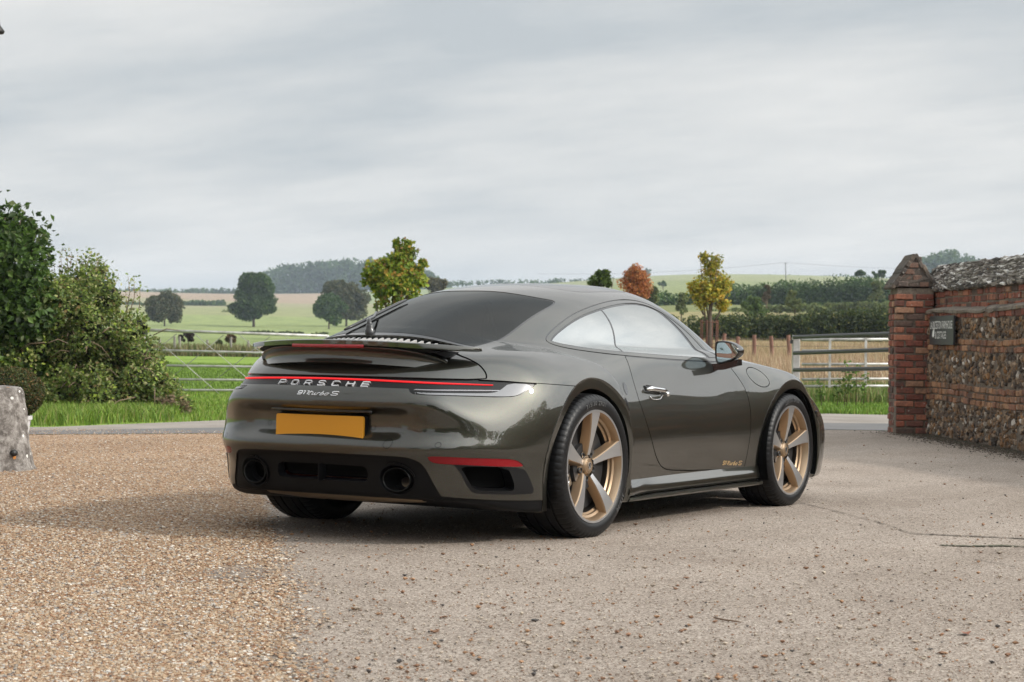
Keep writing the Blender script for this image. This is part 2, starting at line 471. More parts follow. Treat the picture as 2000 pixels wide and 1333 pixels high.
def sdpoly(X, poly):
    """signed distance to a closed outline, negative inside"""
    poly = np.asarray(poly, float); b = np.roll(poly, -1, 0); d = np.full(len(X), 1e9); ins = np.zeros(len(X), bool)
    for p, q in zip(poly, b):
        e = q-p; w = X-p; t = np.clip((w@e)/(e@e+1e-12), 0, 1)
        d = np.minimum(d, ((w-t[:, None]*e)**2).sum(1))
        c = (p[1] > X[:, 1]) != (q[1] > X[:, 1])
        xx = p[0]+(X[:, 1]-p[1])/(np.where(abs(q[1]-p[1]) < 1e-12, 1e-12, q[1]-p[1]))*e[0]
        ins ^= c & (X[:, 0] < xx)
    d = np.sqrt(d); return np.where(ins, -d, d)
def shell(Vt, th=0.012, wall=True, off=0.0):
    """surface piece -> vertices, triangles, normals with a rim wall turned inwards"""
    V, T = Vt
    g = grad(V, 1e-4, FB); Nn = g/np.linalg.norm(g, axis=1)[:, None]
    V = V+Nn*off if np.ndim(off) == 0 else V+Nn*off[:, None]
    if not wall: return V, T, Nn
    E = np.concatenate([T[:, [0, 1]], T[:, [1, 2]], T[:, [2, 0]]])
    ks = np.sort(E, 1); key = ks[:, 0]*len(V)+ks[:, 1]; u, first, cnt = np.unique(key, return_index=True, return_counts=True)
    B = E[first[cnt == 1]]
    B = B[~((np.abs(V[B[:, 0], 1]) < 1e-4) & (np.abs(V[B[:, 1], 1]) < 1e-4))]
    n0 = len(V); k = len(B)
    top = V[B]; bot = top-Nn[B]*th
    wn = np.cross(top[:, 1]-top[:, 0], Nn[B[:, 0]]); wn /= np.linalg.norm(wn, axis=1)[:, None]+1e-9
    W = np.concatenate([top[:, 0], top[:, 1], bot[:, 1], bot[:, 0]]); i = np.arange(k)
    WT = np.concatenate([np.stack([n0+i, n0+3*k+i, n0+2*k+i], 1), np.stack([n0+i, n0+2*k+i, n0+k+i], 1)])
    return np.concatenate([V, W]), np.concatenate([T, WT]), np.concatenate([Nn, np.tile(wn, (4, 1))])
def mirror(S):
    V, T, Nn = S; V = V*[1, -1, 1]; Nn = Nn*[1, -1, 1]; return V, T[:, ::-1], Nn
def join(*S):
    o = 0; v = []; t = []; n = []
    for V, T, Nn in S: v.append(V); t.append(T+o); n.append(Nn); o += len(V)
    return np.concatenate(v), np.concatenate(t), np.concatenate(n)
def part(name, S, m, parent): return mesh_np(name, S[0], None, S[1], [m], None, True, S[2], parent)

# ------------------------------------------------------------------ car materials
def make_paint():
    m, t, b = mat('metallic_paint')
    b.inputs['Base Color'].default_value = (0.036, 0.0355, 0.0268, 1)
    b.inputs['Metallic'].default_value = 0.92; b.inputs['Roughness'].default_value = 0.38
    b.inputs['Coat Weight'].default_value = 1.0; b.inputs['Coat Roughness'].default_value = 0.012; b.inputs['Coat IOR'].default_value = 1.74
    v = N(t, 'ShaderNodeTexVoronoi'); v.inputs['Scale'].default_value = 900; L(t, objc(t), v.inputs['Vector'])
    c = mixc(t, 0.35, (0.036, 0.0355, 0.0268), v.outputs['Color'], 'OVERLAY')
    L(t, c, b.inputs['Base Color'])
    # the unpainted inside of the panels is trimmed in dark cloth
    d = N(t, 'ShaderNodeBsdfDiffuse'); d.inputs[0].default_value = (.012, .012, .013, 1)
    g = N(t, 'ShaderNodeNewGeometry'); ms = N(t, 'ShaderNodeMixShader'); o = t.nodes['Material Output']
    L(t, g.outputs['Backfacing'], ms.inputs[0]); L(t, b.outputs[0], ms.inputs[1]); L(t, d.outputs[0], ms.inputs[2]); L(t, ms.outputs[0], o.inputs[0])
    return m
PAINT = make_paint()
BLACK = simple('gloss_black', (0.006, 0.006, 0.007), 0.12, 0, 0.6)
MATTE = simple('matte_black_plastic', (0.0045, 0.0045, 0.005), 0.55, spec=.15)
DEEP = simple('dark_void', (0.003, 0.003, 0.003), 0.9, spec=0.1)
RUBBER = simple('rubber', (0.0065, 0.0065, 0.007), 0.42, spec=.25)
GAP = simple('panel_gap', (0.004, 0.004, 0.004), 0.8, spec=0.1)
SILV = simple('silver_trim', (0.62, 0.62, 0.62), 0.28, 1.0)
SATIN = simple('satin_aluminium_look', (0.33, 0.33, 0.32), 0.32, 1.0)
def glass(name, tint, lo, hi, ior):
    m = bpy.data.materials.new(name); m.use_nodes = True; t = m.node_tree; t.nodes.clear()
    o = N(t, 'ShaderNodeOutputMaterial'); mixn = N(t, 'ShaderNodeMixShader'); tr = N(t, 'ShaderNodeBsdfTransparent'); gl = N(t, 'ShaderNodeBsdfGlossy')
    tr.inputs[0].default_value = (*tint, 1); gl.inputs['Roughness'].default_value = 0.0; gl.inputs[0].default_value = (.96, .99, .985, 1)
    fr = N(t, 'ShaderNodeFresnel'); fr.inputs[0].default_value = ior
    f = mth(t, 'ADD', mth(t, 'MULTIPLY', fr.outputs[0], hi), lo)
    L(t, f, mixn.inputs[0]); L(t, tr.outputs[0], mixn.inputs[1]); L(t, gl.outputs[0], mixn.inputs[2]); L(t, mixn.outputs[0], o.inputs[0])
    return m
GL_SIDE = glass('coated_side_glass', (.26, .30, .29), .36, .9, 1.5)
GL_REAR = glass('tinted_rear_glass', (.05, .052, .056), .01, .62, 1.5)
GL_FRONT = glass('windscreen_glass', (.75, .80, .78), .03, 1.2, 1.5)
def lamp_red():
    m, t, b = mat('red_lens'); b.inputs['Base Color'].default_value = (.20, .004, .008, 1); b.inputs['Roughness'].default_value = .25
    b.inputs['Coat Weight'].default_value = .2; b.inputs['Specular IOR Level'].default_value = .3; return m
REDL = lamp_red()
LED = simple('lit_red_led', (.35, .01, .015), .2, emit=(1.0, .022, .028), es=.85)
CLEAR = simple('clear_lamp_lens', (.16, .165, .175), .22, 0.1, .6)

# ------------------------------------------------------------------ outlines of the panels (metres, seen from the side: x, z)
DLO = chaikin([(.045, .996), (.168, 1.049), (.39, 1.121), (.638, 1.17), (.916, 1.205), (1.129, 1.217), (1.268, 1.209), (1.36, 1.177), (1.45, 1.122), (1.55, 1.057), (1.655, .980),
               (1.735, .905), (1.765, .868), (1.535, .8705), (1.229, .8785), (.881, .8895), (.553, .903), (.337, .917), (.152, .936), (.055, .955), (.028, .975)], 2)
DOORP = chaikin([(.555, .93), (.556, .897), (.558, .86), (.560, .80), (.567, .74), (.590, .65), (.655, .52), (.749, .395), (.83, .33), (.90, .300), (.99, .286), (1.26, .270), (1.80, .254), (1.93, .251), (1.942, .27),
                 (1.951, .44), (1.949, .62), (1.928, .715), (1.862, .787), (1.78, .857), (1.77, .93)], 2)
FLAP = chaikin([(1.978, .815), (2.02, .838), (2.08, .838), (2.145, .812), (2.190, .765), (2.185, .735), (2.13, .718), (2.06, .735), (2.00, .775)], 3)
h_ = 0.011
V0, T0 = surface_nets(FB, (-1.16, -1.02, 0.06), (3.56, 0.04, 1.36), h_)
V0 = project(V0, FB)
(_, right) = (None, split(V0, T0, V0[:, 1])[0])
BODY = right
xz = lambda V: V[:, [0, 2]]
wz = lambda V: np.c_[-V[:, 1], V[:, 2]]
xw = lambda V: np.c_[V[:, 0], -V[:, 1]]
def cut(B, s): return split(B[0], B[1], s)
ARCH = [(0.0, .340, .402), (2.485, .335, .374)]
RIMS = []
for ax, az, ar in ARCH:
    V = BODY[0]; s = np.maximum(np.hypot(V[:, 0]-ax, V[:, 2]-az)-ar, .45+V[:, 1])
    _, BODY = cut(BODY, s)
LIPS = []
for ax, az, ar in ARCH:
    V = BODY[0]; s = np.where((V[:, 1] < -.5), np.hypot(V[:, 0]-ax, V[:, 2]-az)-ar-.056, 1.0)
    lip, BODY = cut(BODY, np.where(np.abs(V[:, 0]-ax) < .6, s, 1.0)); LIPS.append((lip, ax, az, ar))
car = empty('sports_car', (0, 0, 0), 'dark olive grey metallic sports coupe with gold five spoke wheels and raised rear wing', 'car')
GAPW = 0.0027
gaps = []
def region(B, sfun, gapw=GAPW):
    """(inside, rest) with a gap strip kept for the dark joint"""
    ins, rest = cut(B, sfun(B[0])+gapw)
    g, rest = cut(rest, sfun(rest[0])-gapw)
    gaps.append(g); return ins, rest
# glazing on the side
dl, BODY = cut(BODY, np.where(BODY[0][:, 1] < -.3, sdpoly(xz(BODY[0]), DLO), 1.0))
seal_out, dl = cut(dl, -(sdpoly(xz(dl[0]), DLO)+.005))
trim, dl = cut(dl, -(sdpoly(xz(dl[0]), DLO)+.020))
seal_in, dl = cut(dl, -(sdpoly(xz(dl[0]), DLO)+.027))
bx = lambda V: (V[:, 0]-(.700+(V[:, 2]-1.163)*(.700-.553)/(1.163-.903))-.075*np.clip((V[:, 2]-.903)/.26, 0, 1)*np.clip((1.163-V[:, 2])/.26, 0, 1))
qw, dw = cut(dl, bx(dl[0])+.006)
bp, dw = cut(dw, bx(dw[0])-.006)
fx = lambda V: (V[:, 0]-(1.50+(V[:, 2]-.97)*(1.50-1.585)/(.97-.872)))
dw, sail = cut(dw, fx(dw[0])+.012)
sbar, sail = cut(sail, fx(sail[0])-.014)
# door, fuel flap
door, BODY = region(BODY, lambda V: np.where(V[:, 1] < -.5, np.maximum(sdpoly(xz(V), DOORP), -sdpoly(xz(V), DLO)), 1.0))
flap, BODY = region(BODY, lambda V: np.where(V[:, 1] < -.5, sdpoly(xz(V), FLAP), 1.0), .0024)
# rear window (plan view x, w) with a black ceramic border, and windscreen
RW = chaikin([(.25, -.2), (.25, 0), (.26, .15), (.285, .30), (.335, .39), (.385, .43), (.40, .452), (.375, .472), (.30, .487), (.10, .503), (-.17, .523), (-.47, .528), (-.50, .505), (-.515, .44), (-.555, .30), (-.59, .15), (-.605, .0), (-.605, -.2)], 2)
up = lambda V, s: np.where(V[:, 2] > .86, s, 1.0)
rw, BODY = cut(BODY, up(BODY[0], sdpoly(xw(BODY[0]), RW)))
rws, rw = cut(rw, -(sdpoly(xw(rw[0]), RW)+.009))
rwb, rw = cut(rw, rw[0][:, 0]+.55-.35*rw[0][:, 1]**2)
WS = chaikin([(1.52, -.2), (1.52, 0), (1.515, .30), (1.47, .47), (1.48, .52), (1.60, .575), (1.85, .635), (2.10, .66), (2.20, .60), (2.235, .3), (2.24, 0), (2.24, -.2)], 2)
ws, BODY = cut(BODY, up(BODY[0], sdpoly(xw(BODY[0]), WS)))
GRL = chaikin([(-.609, -.3), (-.609, 0), (-.594, .15), (-.559, .30), (-.519, .44), (-.505, .49), (-.56, .525), (-.80, .50), (-.84, .40), (-.84, -.3)], 1)
grl, BODY = cut(BODY, np.where((BODY[0][:, 2] > .80) & (BODY[0][:, 0] < -.3), sdpoly(xw(BODY[0]), GRL), 1.0))
# roof panel joints
ROOF = chaikin([(.53, -.2), (.53, 0), (.55, .20), (.63, .32), (.72, .385), (.83, .40), (1.10, .385), (1.35, .37), (1.40, .3), (1.41, 0), (1.41, -.2)], 2)
roof, BODY = region(BODY, lambda V: up(V, sdpoly(xw(V), ROOF)), .002)
# rear: black strip with the light bar (w, z)
STRIP = [(-.3, .800), (0, .800), (.30, .799), (.50, .797), (.68, .793), (.74, .789), (.80, .784), (.87, .7745), (.877, .770), (.860, .736), (.846, .718), (.826, .7095), (.778, .7075), (.678, .712), (.56, .717), (.51, .721), (.492, .731), (.480, .745), (.30, .748), (0, .749), (-.3, .749)]
rear = lambda V, s: np.where(V[:, 0] < -.3, s, 1.0)
strip, BODY = cut(BODY, rear(BODY[0], sdpoly(wz(BODY[0]), STRIP)))
LENS = chaikin([(.500, .732), (.53, .728), (.70, .7255), (.768, .7265), (.785, .742), (.800, .774), (.868, .768), (.853, .735), (.838, .716), (.82, .712), (.775, .7115), (.69, .7155), (.53, .721)], 1)
lens, strip = cut(strip, sdpoly(wz(strip[0]), LENS))
DIFF = chaikin([(-.3, .4325), (0, .4325), (.30, .432), (.43, .4305), (.505, .425), (.548, .408), (.568, .376), (.583, .340), (.601, .295), (.618, .252), (.628, .222), (.5, .205), (0, .2), (-.3, .2)], 2)
diff, BODY = cut(BODY, rear(BODY[0], sdpoly(wz(BODY[0]), DIFF)))
REFL = chaikin([(.585, .434), (.66, .433), (.75, .427), (.84, .420), (.862, .413), (.874, .393), (.877, .379), (.824, .383), (.743, .391), (.648, .396), (.607, .400), (.592, .412)], 1)
refl, BODY = cut(BODY, rear(BODY[0], sdpoly(wz(BODY[0]), REFL)))
VENT = chaikin([(.675, .397), (.695, .375), (.722, .285), (.735, .262), (.76, .256), (.88, .246), (.892, .256), (.885, .33), (.874, .376), (.80, .386), (.72, .394)], 1)
vent, BODY = cut(BODY, rear(BODY[0], sdpoly(wz(BODY[0]), VENT)))
# black valance under the bumper
val, BODY = cut(BODY, np.where(BODY[0][:, 0] < -.36, BODY[0][:, 2]-(.247-.034*np.clip((-BODY[0][:, 1]-.6)/.31, 0, 1)), 1.0))
# engine lid and rear bumper joints
LID = chaikin([(-.3, .795), (.728, .785), (.720, .812), (.702, .836), (.672, .863), (.622, .886), (.56, .902), (.48, .925), (.45, .96), (.3, .98), (-.3, .99)], 2)
lid, BODY = region(BODY, lambda V: np.where(V[:, 0] < -.4, sdpoly(wz(V), LID), 1.0), .0022)
bumper, BODY = region(BODY, lambda V: np.where(V[:, 0] < .05, np.maximum(V[:, 2]-(.757-.0545*(V[:, 0]+.164)), V[:, 0]+.10), 1.0), .0018)
bothf = lambda B, **k: (lambda S: join(S, mirror(S)))(shell(B, **k))
def two(name, B, m, parent=None, **k):
    S = shell(B, **k); a = part(name, S, m, parent or car); b = part(name, mirror(S), m, parent or car); return a, b
part('body_shell', join(bothf(BODY), mirror(shell(flap))), PAINT, car)
part('rear_bumper', bothf(bumper), PAINT, car)
part('engine_lid', bothf(lid), PAINT, car)
part('roof_panel', bothf(roof), simple('dark_roof_panel', (.010, .010, .011), .22, 0, .5), car)
DOORS = two('door', door, PAINT)
part('fuel_flap', shell(flap), PAINT, car)
for g in gaps:
    if np.abs(g[0][:, 1]).min() < .01: part('panel_joint', bothf(g, wall=False, off=-.007), GAP, car)
    else: two('panel_joint', g, GAP, wall=False, off=-.007)
two('door_window', dw, GL_SIDE, wall=False, off=-.004)
two('quarter_window', qw, GL_SIDE, wall=False, off=-.004)
two('window_trim', trim, PAINT, th=.01)
for B in (seal_out, seal_in, bp, sbar): two('window_seal', B, BLACK, wall=False, off=-.003)
two('mirror_triangle', sail, PAINT, wall=False, off=-.001)
part('rear_window', bothf(rw, wall=False, off=-.002), GL_REAR, car)
part('rear_window_lower_band', bothf(rwb, wall=False, off=-.003), simple('dark_lower_glass', (.004, .004, .005), .05, 0, .5), car)
part('rear_window_border', bothf(rws, wall=False, off=-.002), BLACK, car)
part('windscreen', bothf(ws, wall=False, off=-.002), GL_FRONT, car)
bar = part('tail_light_strip', bothf(strip, wall=False, off=-.009), simple('strip_black', (.004, .004, .004), .25, 0, 0, .3), car)
two('rear_reflector', refl, REDL, th=.012, off=-.003)
part('lower_valance', bothf(val, th=.01, off=-.004), MATTE, car)
for sgn in (1, -1):
    S = shell(lens, th=.02, off=.001)
    part('tail_lamp', S if sgn > 0 else mirror(S), CLEAR, car)

# ------------------------------------------------------------------ car details
def face_normals(V, T):
    n = np.cross(V[T[:, 1]]-V[T[:, 0]], V[T[:, 2]]-V[T[:, 0]]); o = np.zeros_like(V)
    for k in range(3): np.add.at(o, T[:, k], n)
    return o/(np.linalg.norm(o, axis=1)[:, None]+1e-12)
def lip_shell(B, ax, az, ar):
    V, T = B; r = np.hypot(V[:, 0]-ax, V[:, 2]-az)
    k = np.clip((ar+.056-r)/.056, 0, 1)
    g = grad(V, 1e-4, FB); n = g/np.linalg.norm(g, axis=1)[:, None]
    V2 = V.copy(); V2[:, 1] += .004+.015*k
    V2[:, 1] -= .006*np.clip(1-np.abs(k-.0)*9, 0, 1)
    S = (V2, T, face_normals(V2, T))
    E = np.concatenate([T[:, [0, 1]], T[:, [1, 2]], T[:, [2, 0]]]); ks = np.sort(E, 1)
    u, first, cnt = np.unique(ks[:, 0]*len(V)+ks[:, 1], return_index=True, return_counts=True); Bd = E[first[cnt == 1]]
    top = V2[Bd]; bot = top.copy(); bot[..., 1] += .03
    wn = np.cross(top[:, 1]-top[:, 0], [0, -1., 0]); wn /= np.linalg.norm(wn, axis=1)[:, None]+1e-9
    m = len(Bd); n0 = len(V2); i = np.arange(m)
    W = np.concatenate([top[:, 0], top[:, 1], bot[:, 1], bot[:, 0]])
    WT = np.concatenate([np.stack([n0+i, n0+3*m+i, n0+2*m+i], 1), np.stack([n0+i, n0+2*m+i, n0+m+i], 1)])
    return np.concatenate([V2, W]), np.concatenate([T, WT]), np.concatenate([S[2], np.tile(wn, (4, 1))])
for lip, ax, az, ar in LIPS:
    S = lip_shell(lip, ax, az, ar); part('wheel_arch_lip', S, PAINT, car); part('wheel_arch_lip', mirror(S), PAINT, car)
    for sg in (-1, 1):
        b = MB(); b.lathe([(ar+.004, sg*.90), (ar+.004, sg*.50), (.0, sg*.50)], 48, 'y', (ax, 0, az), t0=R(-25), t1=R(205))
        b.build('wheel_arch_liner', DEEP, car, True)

def on_rear(y, z, off=0.0, up=False):
    """points of the rear surface for given y, z (marching along x), pushed out along the normal"""
    y = np.atleast_1d(np.asarray(y, float)); z = np.broadcast_to(np.asarray(z, float), y.shape)
    lo = np.full(y.shape, -1.2); hi = np.full(y.shape, -.35)
    xs = np.linspace(-1.2, -.35, 60); best = np.full(y.shape, -.35)
    f = np.stack([FB(np.stack([np.full(y.shape, x), y, z], 1)) for x in xs])
    k = (f < 0).argmax(0); lo = xs[np.maximum(k-1, 0)]; hi = xs[k]
    for _ in range(22):
        m = (lo+hi)/2; v = FB(np.stack([m, y, z], 1)) < 0; hi = np.where(v, m, hi); lo = np.where(v, lo, m)
    Q = np.stack([hi, y, z], 1); g = grad(Q, 1e-4, FB); n = g/np.linalg.norm(g, axis=1)[:, None]
    return Q+n*off, n
def on_side(x, z, off=0.0):
    x = np.atleast_1d(np.asarray(x, float)); z = np.broadcast_to(np.asarray(z, float), x.shape)
    lo = np.full(x.shape, 1.1); hi = np.full(x.shape, .1)
    for _ in range(30):
        m = (lo+hi)/2; v = FB(np.stack([x, -m, z], 1)) < 0; hi = np.where(v, m, hi); lo = np.where(v, lo, m)
    Q = np.stack([x, -hi, z], 1); g = grad(Q, 1e-4, FB); n = g/np.linalg.norm(g, axis=1)[:, None]
    return Q+n*off, n
def on_top(x, y, off=0.0):
    x = np.atleast_1d(np.asarray(x, float)); y = np.broadcast_to(np.asarray(y, float), x.shape)
    lo = np.full(x.shape, 1.4); hi = np.full(x.shape, .6)
    for _ in range(30):
        m = (lo+hi)/2; v = FB(np.stack([x, y, m], 1)) < 0; hi = np.where(v, m, hi); lo = np.where(v, lo, m)
    Q = np.stack([x, y, hi], 1); g = grad(Q, 1e-4, FB); n = g/np.linalg.norm(g, axis=1)[:, None]
    return Q+n*off, n

# --- lettering: strokes in a unit box, turned into flat ribbons and laid on the surface
LET = {'P': [[(0, 0), (0, 1), (.85, 1), (1, .88), (1, .52), (.85, .40), (0, .40)]],
 'O': [[(.15, 0), (.85, 0), (1, .15), (1, .85), (.85, 1), (.15, 1), (0, .85), (0, .15), (.15, 0)]],
 'R': [[(0, 0), (0, 1), (.85, 1), (1, .88), (1, .55), (.85, .43), (0, .43)], [(.62, .43), (1, 0)]],
 'S': [[(1, .82), (.98, .9), (.85, 1), (.15, 1), (0, .88), (0, .65), (.15, .53), (.85, .47), (1, .35), (1, .12), (.85, 0), (.15, 0), (0, .1), (0, .2)]],
 'C': [[(1, .8), (1, .88), (.85, 1), (.15, 1), (0, .85), (0, .15), (.15, 0), (.85, 0), (1, .12), (1, .2)]],
 'H': [[(0, 0), (0, 1)], [(1, 0), (1, 1)], [(0, .5), (1, .5)]],
 'E': [[(1, 1), (0, 1), (0, 0), (1, 0)], [(0, .5), (.95, .5)]],
 '9': [[(1, .45), (.1, .45), (0, .55), (0, .9), (.1, 1), (.9, 1), (1, .9), (1, .1), (.9, 0), (0, 0)]],
 '1': [[(0, 1), (.6, 1), (.6, 0)]],
 't': [[(.45, 1.0), (.15, .2), (.25, .02), (.5, .05)], [(.0, .72), (1.0, .78)]],
 'u': [[(.1, .62), (0, .2), (.12, .02), (.4, .1), (.75, .62), (.62, .2), (.7, .02), (.95, .08)]],
 'r': [[(.05, 0), (.3, .6), (.36, .45), (.6, .62), (.95, .55)]],
 'b': [[(.5, 1.0), (.05, .1), (.2, 0), (.6, .05), (.85, .3), (.7, .55), (.3, .4)]],
 'o': [[(.4, .58), (.1, .4), (.05, .12), (.3, 0), (.65, .08), (.85, .38), (.65, .58), (.4, .58), (1.0, .52)]],
 'Z': [[(0, 1), (1, 1), (0, 0), (1, 0)]]}
def ribbons(text, w, h, gap, sw, shear=0.0, widths=None):
    out = []; x = 0.0
    for ch in text:
        ww = (widths or {}).get(ch, w)
        if ch != ' ':
            for st in LET[ch]:
                p = np.array(st)*[ww, h]+[x, 0]; p[:, 0] += shear*p[:, 1]; out.append(p)
        x += ww+gap
    res = MB()
    for p in out:
        d = np.linalg.norm(np.diff(p, axis=0), axis=1); q = [p[0]]
        for a, b, l in zip(p[:-1], p[1:], d):
            n = max(1, int(l/.008)); q += [a+(b-a)*k/n for k in range(1, n+1)]
        q = np.array(q); t = np.gradient(q, axis=0); t /= np.linalg.norm(t, axis=1)[:, None]+1e-9
        nn = np.stack([-t[:, 1], t[:, 0]], 1)*sw/2
        V = np.concatenate([q+nn, q-nn]); n = len(q); i = np.arange(n-1)
        res.add(np.c_[V, np.zeros(len(V))], np.stack([i, n+i, n+i+1, i+1], 1))
    V = np.concatenate(res.V)[:, :2]; Q = np.concatenate(res.Q); return V, Q, x-gap
def lay(name, V, Q, fn, thick, m, parent):
    """fn maps flat points to (surface points, normals)"""
    P0, n = fn(V); top = P0+n*thick; k = len(V)
    E = np.concatenate([Q[:, [0, 1]], Q[:, [1, 2]], Q[:, [2, 3]], Q[:, [3, 0]]])
    VV = np.concatenate([top, P0-n*.002]); W = np.c_[E[:, 0], E[:, 1], E[:, 1]+k, E[:, 0]+k]
    o = mesh_np(name, VV, np.concatenate([Q, W]), None, [m], None, False, None, parent); return fix_normals(o)
LETM = simple('brushed_letter_metal', (.72, .72, .73), .3, .6)
CHROME = simple('bright_badge', (.82, .82, .82), .18, .9)
V, Q, tw = ribbons('PORSCHE', .036, .0205, .0455, .0042)
lay('lettering', V, Q, lambda v: on_rear(.262-v[:, 0]*(.533/tw), .7525+v[:, 1], -.006), .006, LETM, car)
def badge(sw=.0042, big=.0255):
    A = ribbons('911', .024, big*.82, .006, sw*1.25, .35, {'1': .017})
    B = ribbons('turbo', .026, big, .001, sw*.8, .35, {'t': .022, 'r': .02})
    D = ribbons('S', .036, big*.9, .0, sw, .35)
    x1 = A[2]-.002; x2 = x1+B[2]+.016
    Vv = np.concatenate([A[0], B[0]+[x1, -.003], D[0]+[x2, -.001]]); Qq = np.concatenate([A[1], B[1]+len(A[0]), D[1]+len(A[0])+len(B[0])])
    return Vv, Qq, x2+.036
V, Q, tw = badge()
lay('rear_badge', V, Q, lambda v: on_rear(.105-v[:, 0]*(.235/tw), .7065+v[:, 1]*.75, 0), .003, CHROME, car)
GOLDB = simple('gold_badge', (.62, .43, .22), .35, .7)
lay('door_badge', V, Q, lambda v: on_side(1.645+v[:, 0]*(.245/tw), .286+v[:, 1]*.95-(v[:, 0]/tw)*.012, 0), .0015, GOLDB, DOORS[0])

# --- number plate (blank yellow), sensors, tow cover, plate lamp housing
def rrect(w, h, r, n=6):
    p = []
    for cx_, cy_, a0 in ((w/2-r, h/2-r, 0), (-w/2+r, h/2-r, 90), (-w/2+r, -h/2+r, 180), (w/2-r, -h/2+r, 270)):
        for k in range(n+1):
            a = R(a0+90*k/n); p.append((cx_+r*math.cos(a), cy_+r*math.sin(a)))
    return np.array(p)
def slab(name, outline, fn, thick, m, parent, bev=0.0):
    """flat outline -> solid plate; fn gives the frame (origin, u, v, n)"""
    o_, u_, v_, n_ = [np.asarray(a, float) for a in fn]; k = len(outline)
    base = o_+outline[:, :1]*u_+outline[:, 1:]*v_
    c = outline.mean(0); s = outline+(c-outline)*0
    rings = [base, base+n_*(thick-bev)]
    if bev: rings.append(o_+n_*thick+(outline[:, :1]*(1-bev/np.abs(outline[:, 0]).max()))*u_+(outline[:, 1:]*(1-bev/np.abs(outline[:, 1]).max()))*v_)
    V = np.concatenate(rings); Q = []
    for r_ in range(len(rings)-1):
        for i in range(k): Q.append((r_*k+i, r_*k+(i+1) % k, (r_+1)*k+(i+1) % k, (r_+1)*k+i))
    V = np.concatenate([V, rings[-1].mean(0)[None]]); T = [(len(V)-1, (len(rings)-1)*k+i, (len(rings)-1)*k+(i+1) % k) for i in range(k)]
    return fix_normals(mesh_np(name, V, Q, T, [m], None, False, None, parent))
YEL = simple('yellow_plate', (.60, .265, .012), .38)
tl = np.array([.025, 0, 1.0]); tl /= np.linalg.norm(tl); nrm_ = np.array([-1, 0, .025]); nrm_ /= np.linalg.norm(nrm_)
slab('number_plate', rrect(.522, .113, .012), ((-1.022, -.003, .553), (0, -1, 0), tl, nrm_), .012, YEL, car, .0015)
slab('plate_holder', rrect(.534, .120, .012), ((-1.000, -.003, .551), (0, -1, 0), tl, nrm_), .022, MATTE, car)
def disc_on(name, fn, r1, m, r0=0.0, n=28, off=.001, parent=None, seg=1):
    th = np.linspace(0, 2*PI, n, endpoint=False); rr = [r0, r1] if r0 else [r1]
    b = MB(); ring = []
    for r_ in rr: ring.append(fn(r_*np.cos(th), r_*np.sin(th), off))
    if r0:
        V = np.concatenate(ring); Q = [(i, (i+1) % n, n+(i+1) % n, n+i) for i in range(n)]; b.add(V, Q)
    else:
        c = fn(np.array([0.]), np.array([0.]), off); V = np.concatenate([ring[0], c]); b.add(V, (), [(i, (i+1) % n, n) for i in range(n)])
    return b.build(name, m, parent or car, True)
for (y, z) in ((.330, .560), (-.295, .558), (-.635, .487), (.635, .487)):
    disc_on('parking_sensor', lambda a, b_, o: on_rear(y-a, z+b_, o)[0], .0125, GAP, .0108)
disc_on('tow_eye_cover', lambda a, b_, o: on_rear(-.408-a, .487+b_, o)[0], .0225, GAP, .0205)
b = MB(); yy = np.linspace(-.30, .30, 25); q, n = on_rear(yy, .6365, .004); b.tube(q+[.012, 0, 0], .011, 6); b.build('plate_lamp_trim', BLACK, car, True)

# --- light bar
yy = np.linspace(-.755, .755, 90); zz = .7885-.0215*(np.abs(yy)/.755)**2
q, n = on_rear(yy, zz, .0)
q = q-n*.006; dn = np.cross(n, np.gradient(q, axis=0)); dn /= np.linalg.norm(dn, axis=1)[:, None]; dn *= np.sign(dn[:, 2:3])
hh = (.0042*(1-.55*(np.abs(yy)/.755)**4))[:, None]
prof = [q-n*.012+dn*hh, q+n*.002+dn*hh*.8, q+n*.006, q+n*.002-dn*hh*.8, q-n*.012-dn*hh]
V = np.concatenate(prof); k = len(yy); Q = [(r_*k+i, r_*k+i+1, (r_+1)*k+i+1, (r_+1)*k+i) for r_ in range(4) for i in range(k-1)]
fix_normals(mesh_np('light_bar', V, Q, None, [LED], None, True, None, car))
for sg in (-1, 1):        # thin chrome line and inner clear strip of each tail lamp
    yy = np.linspace(.50, .79, 30)*sg; q, n = on_rear(yy, .7475-.006*(np.abs(yy)-.5)/.29, -.010)
    b = MB(); b.tube(q, .0045, 6); b.build('reflector_strip', simple('lamp_strip_grey', (.32, .32, .34), .25, .6), car, True)

